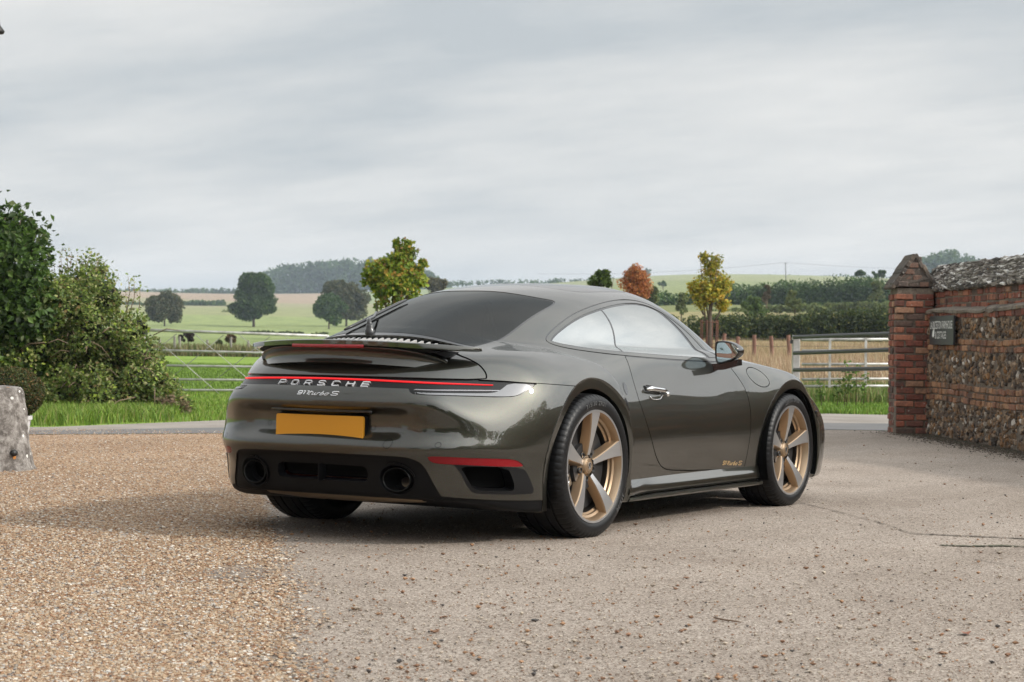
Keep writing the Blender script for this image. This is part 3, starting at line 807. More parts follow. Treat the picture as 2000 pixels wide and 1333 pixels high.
# --- diffuser with exhausts, side outlets
EXC = (.425, .318)
ell = lambda V, a, b_: (np.hypot((V[:, 0]-EXC[0])/a, (V[:, 1]-EXC[1])/b_)-1)*min(a, b_)
_, diff = cut(diff, ell(wz(diff[0]), .094, .077))
DIN = chaikin([(-.3, .374), (.0, .374), (.24, .372), (.262, .368), (.272, .34), (.266, .305), (.24, .298), (0, .298), (-.3, .298)], 1)
din, diff = cut(diff, sdpoly(wz(diff[0]), DIN))
S = shell(diff, th=.05, off=-.006); part('diffuser', join(S, mirror(S)), MATTE, car)
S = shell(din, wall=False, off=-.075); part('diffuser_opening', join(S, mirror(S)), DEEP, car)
b = MB()
b.box((-1.0, .0, .336), (.06, .007, .085), bev=.002)
b.build('diffuser_fin', MATTE, car)
for sg in (1, -1):
    th = np.linspace(0, 2*PI, 56, endpoint=False); e_ = lambda a, b_: (sg*(EXC[0]+a*np.cos(th)), EXC[1]+b_*np.sin(th))
    r0 = on_rear(*e_(.096, .079), .003)[0]; r1 = on_rear(*e_(.090, .073), .006)[0]; r2 = on_rear(*e_(.084, .067), -.004)[0]; r3 = on_rear(*e_(.081, .064), -.07)[0]
    b = MB(); k = 56; V = np.concatenate([r0, r1, r2, r3]); Q = [(r_*k+i, r_*k+(i+1) % k, (r_+1)*k+(i+1) % k, (r_+1)*k+i) for r_ in range(3) for i in range(k)]
    b.add(V, Q); fix_normals(b.build('exhaust_surround', MATTE, car, True))
    b = MB(); x0 = -.978; rows = [(x0+.10, .074, .057), (x0-.004, .074, .057), (x0-.010, .0725, .0555), (x0-.010, .0700, .053), (x0-.002, .0685, .0515), (x0+.16, .066, .049)]
    V = np.concatenate([np.stack([np.full(k, x)+.10*(EXC[0]+a*np.cos(th)-.425), sg*(EXC[0]+a*np.cos(th)), EXC[1]+c*np.sin(th)], 1) for x, a, c in rows])
    Q = [(r_*k+i, r_*k+(i+1) % k, (r_+1)*k+(i+1) % k, (r_+1)*k+i) for r_ in range(len(rows)-1) for i in range(k)]
    V = np.concatenate([V, V[-k:].mean(0)[None]]); T = [(len(V)-1, (len(rows)-1)*k+i, (len(rows)-1)*k+(i+1) % k) for i in range(k)]
    b.add(V, Q, T); fix_normals(b.build('exhaust_tip', simple('black_exhaust', (.02, .02, .02), .22, .7), car, True))
vin, vfr = cut(vent, sdpoly(wz(vent[0]), chaikin([(.70, .386), (.712, .360), (.735, .292), (.745, .276), (.77, .270), (.83, .265), (.852, .268), (.850, .32), (.838, .378), (.79, .384)], 1)))
two('vent_frame', vfr, simple('vent_black', (.005, .005, .0055), .45, spec=.25), th=.08, off=.002)
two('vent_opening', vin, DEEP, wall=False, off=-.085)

# --- raised rear wing
def loft(name, secs, m, parent, cap=True):
    k = len(secs[0]); V = np.concatenate(secs); Q = [(r_*k+i, r_*k+(i+1) % k, (r_+1)*k+(i+1) % k, (r_+1)*k+i) for r_ in range(len(secs)-1) for i in range(k)]
    T = []
    if cap:
        V = np.concatenate([V, secs[0].mean(0)[None], secs[-1].mean(0)[None]]); a = len(V)-2
        T = [(a, i, (i+1) % k) for i in range(k)]+[(a+1, (len(secs)-1)*k+i, (len(secs)-1)*k+(i+1) % k) for i in range(k)]
    o = fix_normals(mesh_np(name, V, Q, T, [m], None, True, None, parent)); return o
us = np.sin(np.linspace(-PI/2, PI/2, 61)); secs = []
for u in us:
    a = abs(u); te = -.985+.265*a**2.3; le = -.74+.115*a**2.5; rnd = math.sqrt(max(0, 1-a**14))
    mid = (te+le)/2; ch = (le-te)*max(rnd, .08); zt = .9655-.029*a**2; zl = zt-.012
    t_ = np.array([0, .03, .12, .3, .55, .8, .95, 1.0]); up_ = np.array([.002, .006, .008, .009, .010, .009, .005, 0])*max(rnd, .15); dnn = -np.array([.019, .019, .018, .018, .017, .014, .008, 0])*max(rnd, .15)
    x = mid-ch/2+ch*t_; z = zt+(zl-zt)*t_
    up2 = np.c_[x, np.full(8, u*.69), z+up_]; dn2 = np.c_[x, np.full(8, u*.69), z+dnn][:-1][::-1]
    secs.append(np.concatenate([up2, dn2]))
wing = loft('rear_wing', secs, PAINT, car); auto_smooth(wing, 50)
secs = []
BP = np.array([(-.80, .845), (-.915, .842), (-.945, .852), (-.966, .862), (-.958, .872), (-.946, .888), (-.944, .905), (-.955, .925), (-.974, .934), (-.979, .942), (-.974, .948), (-.93, .948), (-.86, .942), (-.80, .928), (-.72, .905), (-.70, .88)])
for u in np.sin(np.linspace(-PI/2, PI/2, 61)):
    a = abs(u); r_ = max(1-a**6, .0)**.5; w = u*.57
    p = BP.copy(); c = np.array([-.80, .868]); p = c+(p-c)*[max(.3, r_*.5+.5), max(.10, r_)]
    secs.append(np.c_[p[:, 0]+.155*a**2.4, np.full(len(p), w), p[:, 1]-.030*a**2])
base = loft('wing_base', secs, PAINT, car); auto_smooth(base, 60)
secs = []
for u in np.linspace(-1, 1, 41):
    a = abs(u); dx = .155*(a*.52/.57)**2.4; e_ = max(.15, (1-a**8)**.5)
    secs.append(np.array([(x+dx, u*.53, .945-.026*a*a+(z-.945)*(e_ if z > .945 else 1)) for x, z in ((-.952, .940), (-.955, .958), (-.80, .952), (-.66, .938), (-.62, .88), (-.80, .90))]))
o = loft('wing_gap_filler', secs, MATTE, car); auto_smooth(o, 30)  # black filler added to paint the dark gap between wing and base
yy = np.linspace(-.215, .215, 24); xx = -.984+.155*(np.abs(yy)/.545)**2.4
b = MB(); V = np.concatenate([np.c_[xx+.004, yy, np.full(24, .931)], np.c_[xx-.004, yy, np.full(24, .934)], np.c_[xx-.005, yy, np.full(24, .946)], np.c_[xx+.004, yy, np.full(24, .949)]])
b.add(V, [(r_*24+i, r_*24+i+1, (r_+1)*24+i+1, (r_+1)*24+i) for r_ in range(3) for i in range(23)]); o = fix_normals(b.build('high_brake_light', simple('brake_lens', (.30, .012, .022), .2, 0, .5), base, True))

# --- grille with ribs behind the rear window
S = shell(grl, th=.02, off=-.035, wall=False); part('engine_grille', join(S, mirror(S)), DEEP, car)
RIB = simple('grille_rib_grey', (.50, .49, .475), .4, .2)
for i in range(-13, 14):
    b = MB()
    y = i*.0355
    x0 = np.interp(abs(y), [0, .15, .30, .44, .49], [-.613, -.598, -.563, -.523, -.51]); x0 = x0-.012; x = np.linspace(x0, x0-.06, 6); q, n = on_top(x, y, 0)
    lo, hi = q-n*.030, q+n*(-.009)
    V = np.concatenate([lo+[0, .008, 0], hi+[0, .007, 0], hi-[0, .007, 0], lo-[0, .008, 0]])
    Q = [(r_*6+j, r_*6+j+1, ((r_+1) % 4)*6+j+1, ((r_+1) % 4)*6+j) for r_ in range(4) for j in range(5)]+[(0, 6, 12, 18), (5, 23, 17, 11)]
    b.add(V, Q)
    fix_normals(b.build('grille_rib', RIB, car))

# --- rear wiper
b = MB(); p0 = on_top([-.60], .02, 0)[0][0]
b.lathe([(.0, .055), (.016, .052), (.020, .040), (.020, .028), (.026, .02), (.024, .0)], 20, 'z', p0); 
bl = on_top(np.linspace(-.50, .02, 9), np.linspace(.245, .232, 9), .012)[0]
mid = bl[4]
b.tube(np.array([p0+[0, 0, .045], p0+[.02, .02, .068], p0+[.07, .06, .075], mid*.6+(p0+[.05, .03, .07])*.4, mid+[0, 0, .01]]), [.013, .012, .010, .008, .007], 8)
b.tube(bl, [.006]+[.009]*7+[.006], 6)
b.build('rear_wiper', simple('wiper_black', (.02, .02, .02), .3, 0, .3), car, True)

# --- door handle, door mirror
def hitx(px, py, x): r = ray(px, py); return CAM+r*((x-CAM[0])/r[0])
def hity(px, py, y): r = ray(px, py); return CAM+r*((y-CAM[1])/r[1])
for sg, dr in ((1, DOORS[0]), (-1, DOORS[1])):
    mir = np.array([1, sg, 1])
    h = None
    o = slab('handle_recess', chaikin(np.array([(-.115, .026), (-.10, .032), (.10, .018), (.12, .006), (.10, -.02), (.03, -.044), (-.06, -.040), (-.112, -.012)]), 2),
             (on_side([.79], .716, .0)[0][0]*mir, (1, 0, -.05), (0, -.10*sg, 1), (0, -sg, .08)), .0025, BLACK, dr)
    b = MB(); xs = np.linspace(.675, .925, 16); q, n = on_side(xs, .727-.075*(xs-.675), 0); k = 16
    t_ = (xs-.675)/.25; lift = .010+.022*np.minimum(1, np.minimum(t_/.12, (1-t_)/.3)); hz = .013*np.minimum(1, np.minimum((t_+.06)/.12, (1.05-t_)/.2))
    r_ = [q+n*lift[:, None]+np.c_[0*xs, 0*xs, hz], q+n*(lift+.006)[:, None]+np.c_[0*xs, 0*xs, hz*.55], q+n*(lift+.006)[:, None]-np.c_[0*xs, 0*xs, hz*.7], q+n*lift[:, None]-np.c_[0*xs, 0*xs, hz]]
    b.add(np.concatenate(r_)*mir, [(a*k+i, a*k+i+1, ((a+1) % 4)*k+i+1, ((a+1) % 4)*k+i) for a in range(4) for i in range(k-1)]+[(0, k, 2*k, 3*k), (k-1, 4*k-1, 3*k-1, 2*k-1)])
    fix_normals(b.build('door_handle', simple('handle_chrome', (.75, .75, .75), .13, 1.0), dr, True))
    b = MB(); c = on_side([.905], .697, .012)[0][0]*mir; b.lathe([(.0, -.014*sg), (.012, -.014*sg), (.013, -.006*sg), (.013, .01*sg)], 18, 'y', c); b.build('key_lock', CHROME, dr, True)
    q, n = on_side(np.array([.715, .73, .75, .80, .835, .855, .875]), np.array([.690, .679, .674, .672, .674, .684, .695]), .003)
    b = MB(); b.tube(q*mir, .0026, 6); b.build('recess_edge', CHROME, dr, True)
MIRP = [(1397.5, 668), (1404, 666.5), (1415, 666.5), (1427, 669), (1438, 675), (1443, 682), (1443.5, 690), (1438, 698), (1428, 704), (1416, 708), (1405, 711.5), (1399.5, 710), (1397, 700), (1396.5, 682)]
XM = 1.575
mp = chaikin(np.array([hitx(a, c, XM)[1:] for a, c in MIRP]), 2)
mc = mp.mean(0)
for sg, dr in ((1, DOORS[0]), (-1, DOORS[1])):
    mir = np.array([1, sg, 1]); n = len(mp)
    rows = [(XM+.016, .84), (XM+.002, .90), (XM-.006, .955), (XM-.002, 1.0), (XM+.02, 1.035), (XM+.05, 1.01), (XM+.085, .88), (XM+.112, .62), (XM+.125, .3)]
    V = np.concatenate([np.c_[np.full(n, x), mc+(mp-mc)*s_+[(0, 0), (-.02*(x-XM), 0)][x > XM+.03]] for x, s_ in rows]); V = np.concatenate([V, [[XM+.128, *mc]]])
    Q = [(r_*n+i, r_*n+(i+1) % n, (r_+1)*n+(i+1) % n, (r_+1)*n+i) for r_ in range(len(rows)-1) for i in range(n)]; T = [((len(rows)-1)*n+i, (len(rows)-1)*n+(i+1) % n, len(V)-1) for i in range(n)]
    mr = fix_normals(mesh_np('door_mirror', V*mir, Q, T, [simple('mirror_black', (.012, .012, .012), .16, 0, .5)], None, True, None, car))
    gp = mc+(mp-mc)*.86
    V = np.concatenate([np.c_[np.full(n, XM+.006), gp], [[XM+.006, *mc]]])
    # the pane is aimed slightly outwards and up, as a mirror is
    V[:, 0] += (V[:, 1]-mc[0])*(-.10)+(V[:, 2]-mc[1])*(.03)
    fix_normals(mesh_np('mirror_glass', V*mir, None, [(i, (i+1) % n, n) for i in range(n)], [simple('mirror_silver', (.62, .72, .74), .01, 1.0)], None, False, None, mr))
    b = MB(); f0 = on_side([1.60], .842, -.01)[0][0]; f1 = np.array([XM+.055, -.945, .868])
    secs = [np.array([(x+dx, y, z+dz) for dx, dz in ((-.035, -.018), (.035, -.014), (.03, .02), (-.03, .02))]) for (x, y, z) in (f0, f0*.5+f1*.5-[0, 0, .008], f1)]
    o = loft('mirror_foot', [s_*mir for s_ in secs], BLACK, mr); auto_smooth(o, 30)

# --- sills
for sg in (-1, 1):
    secs = []
    for x in np.linspace(.42, 2.112, 46):
        t = np.clip((x-.42)/.30, 0, 1); t = t*t*(3-2*t); e_ = np.clip((2.112-x)/.06, 0, 1)**.5
        wb = on_side([x], .27, 0)[0][0][1]*-1
        o_ = .905*(1-t)+.868*t; inn = min(wb-.004, o_-.012)
        p = [(.74, .262), (inn, .262), (inn+.35*(o_-inn), .247), (o_-.004, .226), (o_, .212), (o_, .192), (o_-.012, .180), (.74, .176)]
        p = [(w-.012*(1-e_)*(w > .8), z) for w, z in p]
        secs.append(np.array([(x, sg*w, z) for w, z in p]))
    o = loft('side_sill', secs, PAINT, car); auto_smooth(o, 38)
    secs = []
    for x in np.linspace(.46, 2.10, 40):
        t = np.clip((x-.46)/.22, 0, 1); o_ = .885+.006*np.sin(t*PI); d = .012*np.clip((2.1-x)/.05, 0, 1)
        secs.append(np.array([(x, sg*w, z) for w, z in ((.76, .172), (o_-.02, .174), (o_-.003, .168), (o_, .158), (o_-.006, .150), (.80, .142), (.76, .142))]))
    o = loft('sill_blade', secs, PAINT, car); auto_smooth(o, 38)
# side intake slots behind the door
for (x, z, a, c) in ((.452, .735, .020, .032), (.437, .645, .012, .045)):
    disc_on('intake_slot', lambda p, q, o: on_side(x+p*a/.02-q*.25, z+q*c/.02, o)[0], .02, BLACK, off=.0015)
# front side marker on the front bumper edge
slab('side_marker', rrect(.030, .045, .006), (on_side([2.885], .545, -.004)[0][0], (.85, .5, 0), (0, 0, 1), (.4, -.9, 0)), .012, BLACK, car)
# heat shield and floor seen under the tail
b = MB(); b.tube(np.array([(-.80, .46, .262), (-.83, .2, .252), (-.83, -.2, .252), (-.80, -.46, .262)]), .062, 14)
b.build('silencer', simple('warm_steel', (.30, .23, .16), .45, .8), car, True)

# --- wheels
GOLD = simple('satin_gold_wheel', (.39, .285, .19), .38, .85)
FACE = simple('machined_wheel_face', (.56, .565, .575), .32, .9)
DISC = simple('brake_disc_grey', (.045, .045, .047), .42, .6)
BARREL_SHADE = simple('shaded_inner_barrel', (.030, .026, .022), .5, .4)  # dark colour paints in the shade deep inside the gold barrel
BOLT = simple('bolt_dark', (.03, .03, .03), .4, .6)
def sidewall_text(text, hw, r0, parent, a0):
    cu = bpy.data.curves.new('t', 'FONT'); cu.body = text; cu.size = .030; cu.extrude = .0006; cu.space_character = 1.25
    ob = bpy.data.objects.new('t', cu); C.objects.link(ob); dg = bpy.context.evaluated_depsgraph_get()
    me = bpy.data.meshes.new_from_object(ob.evaluated_get(dg)); bpy.data.objects.remove(ob)
    n = len(me.vertices); co_ = np.empty(n*3); me.vertices.foreach_get('co', co_); co_ = co_.reshape(-1, 3)
    w = co_[:, 0].max(); th = a0+(w/2-co_[:, 0])/(r0); r = r0+co_[:, 1]
    V = np.stack([r*np.cos(th), -hw-.0012-co_[:, 2], r*np.sin(th)], 1); me.vertices.foreach_set('co', V.ravel().astype(np.float32)); me.update()
    me.materials.append(simple('raised_rubber', (.10, .10, .10), .5)); o = bpy.data.objects.new('sidewall_lettering', me); C.objects.link(o); o.parent = parent
def wheel(name, rt, rb, hw, text, grooves):
    w = bpy.data.objects.new(name, None); C.objects.link(w); w.parent = car; w.empty_display_size = .1
    rf = rb+.014                                     # flange
    half = [(rb-.004, -hw+.030), (rf-.002, -hw+.014), (rf+.006, -hw+.008), (rf+.020, -hw+.001), (rf+.036, -hw+.000), (rt-.026, -hw+.004), (rt-.014, -hw+.012), (rt-.006, -hw+.022), (rt-.002, -hw+.034)]
    tread = []
    for g in grooves: tread += [(rt, g-.0062), (rt-.007, g-.0042), (rt-.007, g+.0042), (rt, g+.0062)]
    prof = half+tread+[(r_, -y) for r_, y in half[::-1]]
    b = MB(); seg = 330; b.lathe(prof, seg, 'y'); V = b.V[0].reshape(seg, len(prof), 3)
    s_ = np.arange(seg) % 5 == 0
    for j in (6, 7, 8, len(prof)-9, len(prof)-8, len(prof)-7):
        sc_ = 1-.0042/np.hypot(V[s_, j, 0], V[s_, j, 2]); V[s_, j, 0] *= sc_; V[s_, j, 2] *= sc_
    ty = b.build('tyre', RUBBER, w); fix_normals(ty); auto_smooth(ty, 28)
    sidewall_text(text, hw, rf+.024, ty, PI/2+.05)
    sidewall_text(text[:6], hw, rf+.024, ty, -PI/2+.9)
    b = MB(); b.lathe([(rf+.001, -hw+.016), (rf+.001, -hw+.0075), (rf-.010, -hw+.0075)], 120, 'y', m=1)
    b.lathe([(rf-.010, -hw+.0075), (rf-.013, -hw+.012), (rb-.008, -hw+.036), (rb-.010, -hw+.044), (rb-.022, -hw+.050), (rb-.024, -hw+.062), (rb-.034, -hw+.068)], 120, 'y')
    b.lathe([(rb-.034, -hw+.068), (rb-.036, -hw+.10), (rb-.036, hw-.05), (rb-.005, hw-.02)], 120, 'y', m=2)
    for sp in range(5):
        a0 = PI/2+sp*2*PI/5; rs = np.linspace(.055, rf-.0102, 16); secs = []
        for r_ in rs:
            t = (r_-.055)/(rf-.065); fw = .0115+.009*t+.021*t**1.8; yf = -hw+.0085+.040*(1-t)**1.5
            bw = fw+.010+.008*(1-t); dp = .052-.008*t
            sk = .10*t*(1-t)-.015
            sec = []
            for d, y in ((-fw, yf), (fw, yf), (fw+.004, yf+.006), (bw, yf+dp), (-bw, yf+dp), (-fw-.004, yf+.006)):
                ca = a0+sk; sec.append((r_*math.cos(ca)-d*math.sin(ca), y, r_*math.sin(ca)+d*math.cos(ca)))
            secs.append(np.array(sec))
        k = 6; V = np.concatenate(secs)
        for j in range(6):
            Q = [(r_*k+j, r_*k+(j+1) % k, (r_+1)*k+(j+1) % k, (r_+1)*k+j) for r_ in range(len(secs)-1)]
            b.add(V, Q, (), 1 if j == 0 else 0)
    yh = -hw+.048
    b.lathe([(.0, yh-.004), (.036, yh-.004), (.040, yh), (.045, yh+.012), (.075, yh+.020), (.085, yh+.035), (.085, yh+.06)], 48, 'y')
    rim = b.build('rim', [GOLD, FACE, BARREL_SHADE], w); fix_normals(rim); auto_smooth(rim, 40)
    for sp in range(5):
        a = PI/2+(sp+.5)*2*PI/5; c = (.065*math.cos(a), yh+.012, .065*math.sin(a)); b = MB()
        b.lathe([(.0, .014), (.0115, .014), (.0115, -.004), (.0145, -.005), (.0165, .006)], 20, 'y', c)
        b.build('wheel_bolt', BOLT, rim, True)
    b = MB(); b.lathe([(.0, yh-.0075), (.029, yh-.0075), (.031, yh-.004)], 36, 'y'); cap = b.build('centre_cap', GOLD, rim); fix_normals(cap); auto_smooth(cap, 20)
    sh = chaikin([(-.014, .017), (0, .019), (.014, .017), (.014, -.002), (.010, -.012), (0, -.019), (-.010, -.012), (-.014, -.002)], 2)
    slab('crest', sh, ((0, yh-.0075, 0), (1, 0, 0), (0, 0, 1), (0, -1, 0)), .0012, CHROME, cap)
    b = MB()
    for (u, v) in ((-.0065, .008), (.0065, -.006), (.0105, .008), (-.0105, -.005), (.003, .012)): b.box((u, yh-.0090, v), (.003, .001, .008))
    b.box((0, yh-.0092, .002), (.007, .0012, .009)); b.build('crest_marks', GAP, cap)
    rd = rb-.050; yd = -hw+.088
    b = MB(); b.lathe([(.06, yd-.02), (.115, yd-.02), (.12, yd), (rd, yd), (rd, yd+.03), (.10, yd+.03)], 72, 'y'); o = b.build('brake_disc', DISC, w); auto_smooth(fix_normals(o), 30)
    b = MB(); th = np.linspace(R(140), R(212), 14); secs = []
    for a in th: secs.append(np.array([(r_*math.cos(a), y, r_*math.sin(a)) for r_, y in ((rd-.075, yd-.016), (rd-.055, yd-.024), (rd+.004, yd-.022), (rd+.014, yd-.010), (rd+.014, yd+.05), (rd-.075, yd+.05))]))
    o = loft('brake_caliper', secs, BLACK, w); auto_smooth(o, 40)
    for a in (R(150), R(163), R(192), R(204)):
        b = MB(); b.lathe([(.0, yd-.030), (.008, yd-.030), (.009, yd-.023), (.013, yd-.023)], 14, 'y', ((rd-.03)*math.cos(a), 0, (rd-.03)*math.sin(a))); b.build('caliper_bolt', CHROME, o, True)
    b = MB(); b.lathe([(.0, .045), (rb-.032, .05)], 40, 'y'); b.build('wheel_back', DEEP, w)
    return w
wr = wheel('rear_wheel', .361, .2667, .158, '315/30 ZR21', [-.085, -.035, .035, .085])
wf_ = wheel('front_wheel', .343, .254, .128, '255/35 ZR20', [-.062, -.022, .022, .062])
wr.location = (0, -.787, .357); wf_.location = (2.45, -.786, .339)
for w_, l in ((wr, (0, .787, .357)), (wf_, (2.45, .786, .339))):
    c_ = copy_tree(w_, car); c_.location = l; c_.rotation_euler = (0, 0, PI)

# --- cabin
FAB = simple('dark_cabin_leather', (.018, .018, .019), .5)
for y in (-.36, .36):
    secs = []
    for z, x, wd, dp in ((.42, .78, .22, .10), (.60, .74, .25, .12), (.80, .66, .25, .12), (.95, .60, .20, .10), (1.02, .575, .125, .085), (1.10, .565, .12, .08), (1.135, .57, .09, .05)):
        a = np.linspace(0, 2*PI, 20, endpoint=False); ce = np.sign(np.cos(a))*np.abs(np.cos(a))**.6; se = np.sign(np.sin(a))*np.abs(np.sin(a))**.6
        secs.append(np.stack([x+dp*.5*ce, y+wd*se, np.full(20, z)], 1))
    loft('front_seat', secs, FAB, car)
secs = [np.array([(x, y, z) for x, z in ((1.50, .60), (1.46, .86), (1.52, .90), (1.75, .91), (2.05, .88), (2.05, .6))]) for y in np.linspace(-.70, .70, 9)]
auto_smooth(loft('dashboard', secs, FAB, car), 40)
b = MB(); a = np.linspace(0, 2*PI, 40, endpoint=False); b.tube(np.stack([1.30+.075*np.sin(a), -.36+.18*np.cos(a), .80+.165*np.sin(a)], 1), .014, 8, close=True)
b.box((1.31, -.36, .80), (.04, .15, .06), bev=.015); b.build('steering_wheel', FAB, car, True)
b = MB(); b.box((.9, 0, .32), (2.0, 1.36, .02)); b.box((-.1, 0, .62), (.5, 1.1, .30), bev=.05); b.build('cabin_floor', FAB, car)

# ------------------------------------------------------------------ terrain and drive
LEFTP = [(0, 0), (30, 0), (60, 0), (110, -.05), (200, .5), (400, 2.6), (700, 10), (1000, 19.5), (1500, 36), (1700, 40), (2400, 20), (4500, 0)]
RIGHTP = [(0, 0), (31, 0), (40, .05), (60, .35), (120, 1.3), (200, 3.4), (350, 8.0), (700, 21), (1200, 40.5), (1340, 46), (1500, 48), (1800, 46), (2600, 30), (4500, 0)]
def terrain_z(d, s):
    t = np.clip((s/np.maximum(d, 1)+.10)/.20, 0, 1); t = t*t*(3-2*t)
    zl = np.interp(d, *zip(*LEFTP)); zr = np.interp(d, *zip(*RIGHTP))
    zz = zl*(1-t)+zr*t
    w = np.clip((d-120)/600, 0, 1)
    return zz+w*(1.2*np.sin(s/90+d/210)+.8*np.sin(s/47-d/130+1.7))
def ds(p):
    q = np.asarray(p, float)[..., :2]-CAM[:2]; return q@FWD[:2], q@RGT[:2]
def at(px, d, dz=0.0):
    """point on the terrain under a photo column at a distance"""
    s = (px-1000)/FPX*d; p = CAM+FWD*d+RGT*s; p[2] = terrain_z(np.array(d), np.array(s))+dz; return p
def hgt(py, px, d):
    return (P(px, py, d))[2]
# polar sheet round the camera, all the way round and out past the hills
dist = np.concatenate([[.3], np.geomspace(3, 60, 40), np.geomspace(62, 5200, 150)])
az = np.concatenate([np.linspace(-.42, .42, 181), np.linspace(.46, 2*PI-.46, 60)])
DD, AA = np.meshgrid(dist, az, indexing='ij')
dd, ss = DD*np.cos(AA), DD*np.sin(AA)
zt = np.where(dd > 0, terrain_z(np.maximum(dd, 0), ss), 0.0)
zt = np.where(np.abs(AA) < .5, zt, np.clip((DD-60)/400, 0, 1)*6)
XY = CAM[:2]+dd[..., None]*FWD[:2]+ss[..., None]*RGT[:2]
V = np.concatenate([XY, zt[..., None]], -1).reshape(-1, 3)
pxa = 1000+FPX*ss/np.maximum(dd, 1)
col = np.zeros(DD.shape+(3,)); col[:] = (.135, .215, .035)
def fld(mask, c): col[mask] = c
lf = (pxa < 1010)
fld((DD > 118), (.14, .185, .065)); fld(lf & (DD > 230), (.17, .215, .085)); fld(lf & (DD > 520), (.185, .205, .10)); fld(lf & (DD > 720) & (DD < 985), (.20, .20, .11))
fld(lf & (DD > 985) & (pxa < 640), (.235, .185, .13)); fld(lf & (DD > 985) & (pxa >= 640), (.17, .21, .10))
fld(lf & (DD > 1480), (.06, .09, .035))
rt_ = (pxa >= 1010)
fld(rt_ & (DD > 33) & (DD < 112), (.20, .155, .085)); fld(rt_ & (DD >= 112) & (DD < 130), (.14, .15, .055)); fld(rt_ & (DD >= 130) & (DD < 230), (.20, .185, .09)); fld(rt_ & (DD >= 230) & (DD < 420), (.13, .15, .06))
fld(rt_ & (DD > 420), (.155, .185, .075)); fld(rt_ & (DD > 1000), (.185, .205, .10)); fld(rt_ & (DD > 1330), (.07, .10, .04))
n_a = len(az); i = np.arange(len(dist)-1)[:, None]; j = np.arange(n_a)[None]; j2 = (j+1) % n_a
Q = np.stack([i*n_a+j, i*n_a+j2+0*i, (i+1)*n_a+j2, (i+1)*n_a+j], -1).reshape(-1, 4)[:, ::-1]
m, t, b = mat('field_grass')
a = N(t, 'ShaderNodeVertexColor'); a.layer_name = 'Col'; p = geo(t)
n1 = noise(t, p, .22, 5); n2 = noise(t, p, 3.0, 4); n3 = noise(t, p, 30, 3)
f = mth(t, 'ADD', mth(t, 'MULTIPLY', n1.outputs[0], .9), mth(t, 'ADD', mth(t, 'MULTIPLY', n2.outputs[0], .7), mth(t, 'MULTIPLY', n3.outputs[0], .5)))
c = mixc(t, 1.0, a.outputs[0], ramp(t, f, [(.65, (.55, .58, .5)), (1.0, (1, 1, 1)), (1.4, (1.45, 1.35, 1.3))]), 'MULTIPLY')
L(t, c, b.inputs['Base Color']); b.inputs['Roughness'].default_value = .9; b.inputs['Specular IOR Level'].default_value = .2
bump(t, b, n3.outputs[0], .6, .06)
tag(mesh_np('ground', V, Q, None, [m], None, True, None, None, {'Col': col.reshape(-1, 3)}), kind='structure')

# drive: gravel on the left, worn tarmac on the right, one sheet 4 mm above the ground
near = [(-14, 9.5), (3.0, 9.95), (5.412, 8.186), (6.817, 7.181), (10.0, 5.0), (12.674, 3.144), (12.9, 2.2), (16.5, -1.2), (14, -14), (-16, -16), (-30, -2), (-24, 10)]
RA, RB = np.array([-1.72, -.30]), np.array([-4.12, -2.31]); rd = (RA-RB)/np.linalg.norm(RA-RB); rn = np.array([-rd[1], rd[0]])
def gravel_side(x, y): return (x-RA[0])*rn[0]+(y-RA[1])*rn[1]     # positive on the gravel
m, t, b = mat('drive_surface'); p = geo(t)
sp = N(t, 'ShaderNodeSeparateXYZ'); L(t, p, sp.inputs[0])
sd_ = mth(t, 'ADD', mth(t, 'MULTIPLY', mth(t, 'SUBTRACT', sp.outputs[0], RA[0]), float(rn[0])), mth(t, 'MULTIPLY', mth(t, 'SUBTRACT', sp.outputs[1], RA[1]), float(rn[1])))
nb = noise(t, p, 2.3, 6, .65); nb2 = noise(t, p, .8, 2)
edge = mth(t, 'ADD', sd_, mth(t, 'ADD', mth(t, 'MULTIPLY', mth(t, 'SUBTRACT', nb.outputs[0], .5), .22), mth(t, 'MULTIPLY', mth(t, 'SUBTRACT', nb2.outputs[0], .5), .2)))
mask = ramp(t, mth(t, 'ADD', mth(t, 'MULTIPLY', edge, 4.0), .5), [(.42, (0, 0, 0)), (.58, (1, 1, 1))])
v1 = N(t, 'ShaderNodeTexVoronoi'); v1.inputs['Scale'].default_value = 62; L(t, p, v1.inputs['Vector'])
v2 = N(t, 'ShaderNodeTexVoronoi'); v2.inputs['Scale'].default_value = 150; L(t, p, v2.inputs['Vector'])
rnd = N(t, 'ShaderNodeSeparateColor'); L(t, v1.outputs['Color'], rnd.inputs[0])
rnd2 = N(t, 'ShaderNodeSeparateColor'); L(t, v2.outputs['Color'], rnd2.inputs[0])
big = noise(t, p, .55, 4)
mpt = N(t, 'ShaderNodeMapping'); mpt.inputs['Rotation'].default_value = (0, 0, -R(35)); mpt.inputs['Scale'].default_value = (.18, 1.1, 1); L(t, p, mpt.inputs[0]); trk = noise(t, mpt.outputs[0], .9, 4, .55)
gcol = ramp(t, rnd.outputs[0], [(0, (.13, .08, .05)), (.15, (.30, .19, .11)), (.4, (.45, .32, .205)), (.62, (.54, .415, .29)), (.8, (.44, .34, .25)), (.9, (.32, .17, .09)), (1, (.60, .50, .38))])
gdk = ramp(t, v1.outputs['Distance'], [(0, (1, 1, 1)), (.55, (.85, .82, .8)), (1.0, (.42, .36, .3))])
gcol = mixc(t, 1.0, mixc(t, 1.0, gcol, gdk, 'MULTIPLY'), (1.16, 1.22, 1.28), 'MULTIPLY')
gcol = mixc(t, .55, gcol, ramp(t, big.outputs[0], [(.3, (.82, .76, .72)), (.6, (1.1, 1.08, 1.05))]), 'MULTIPLY')
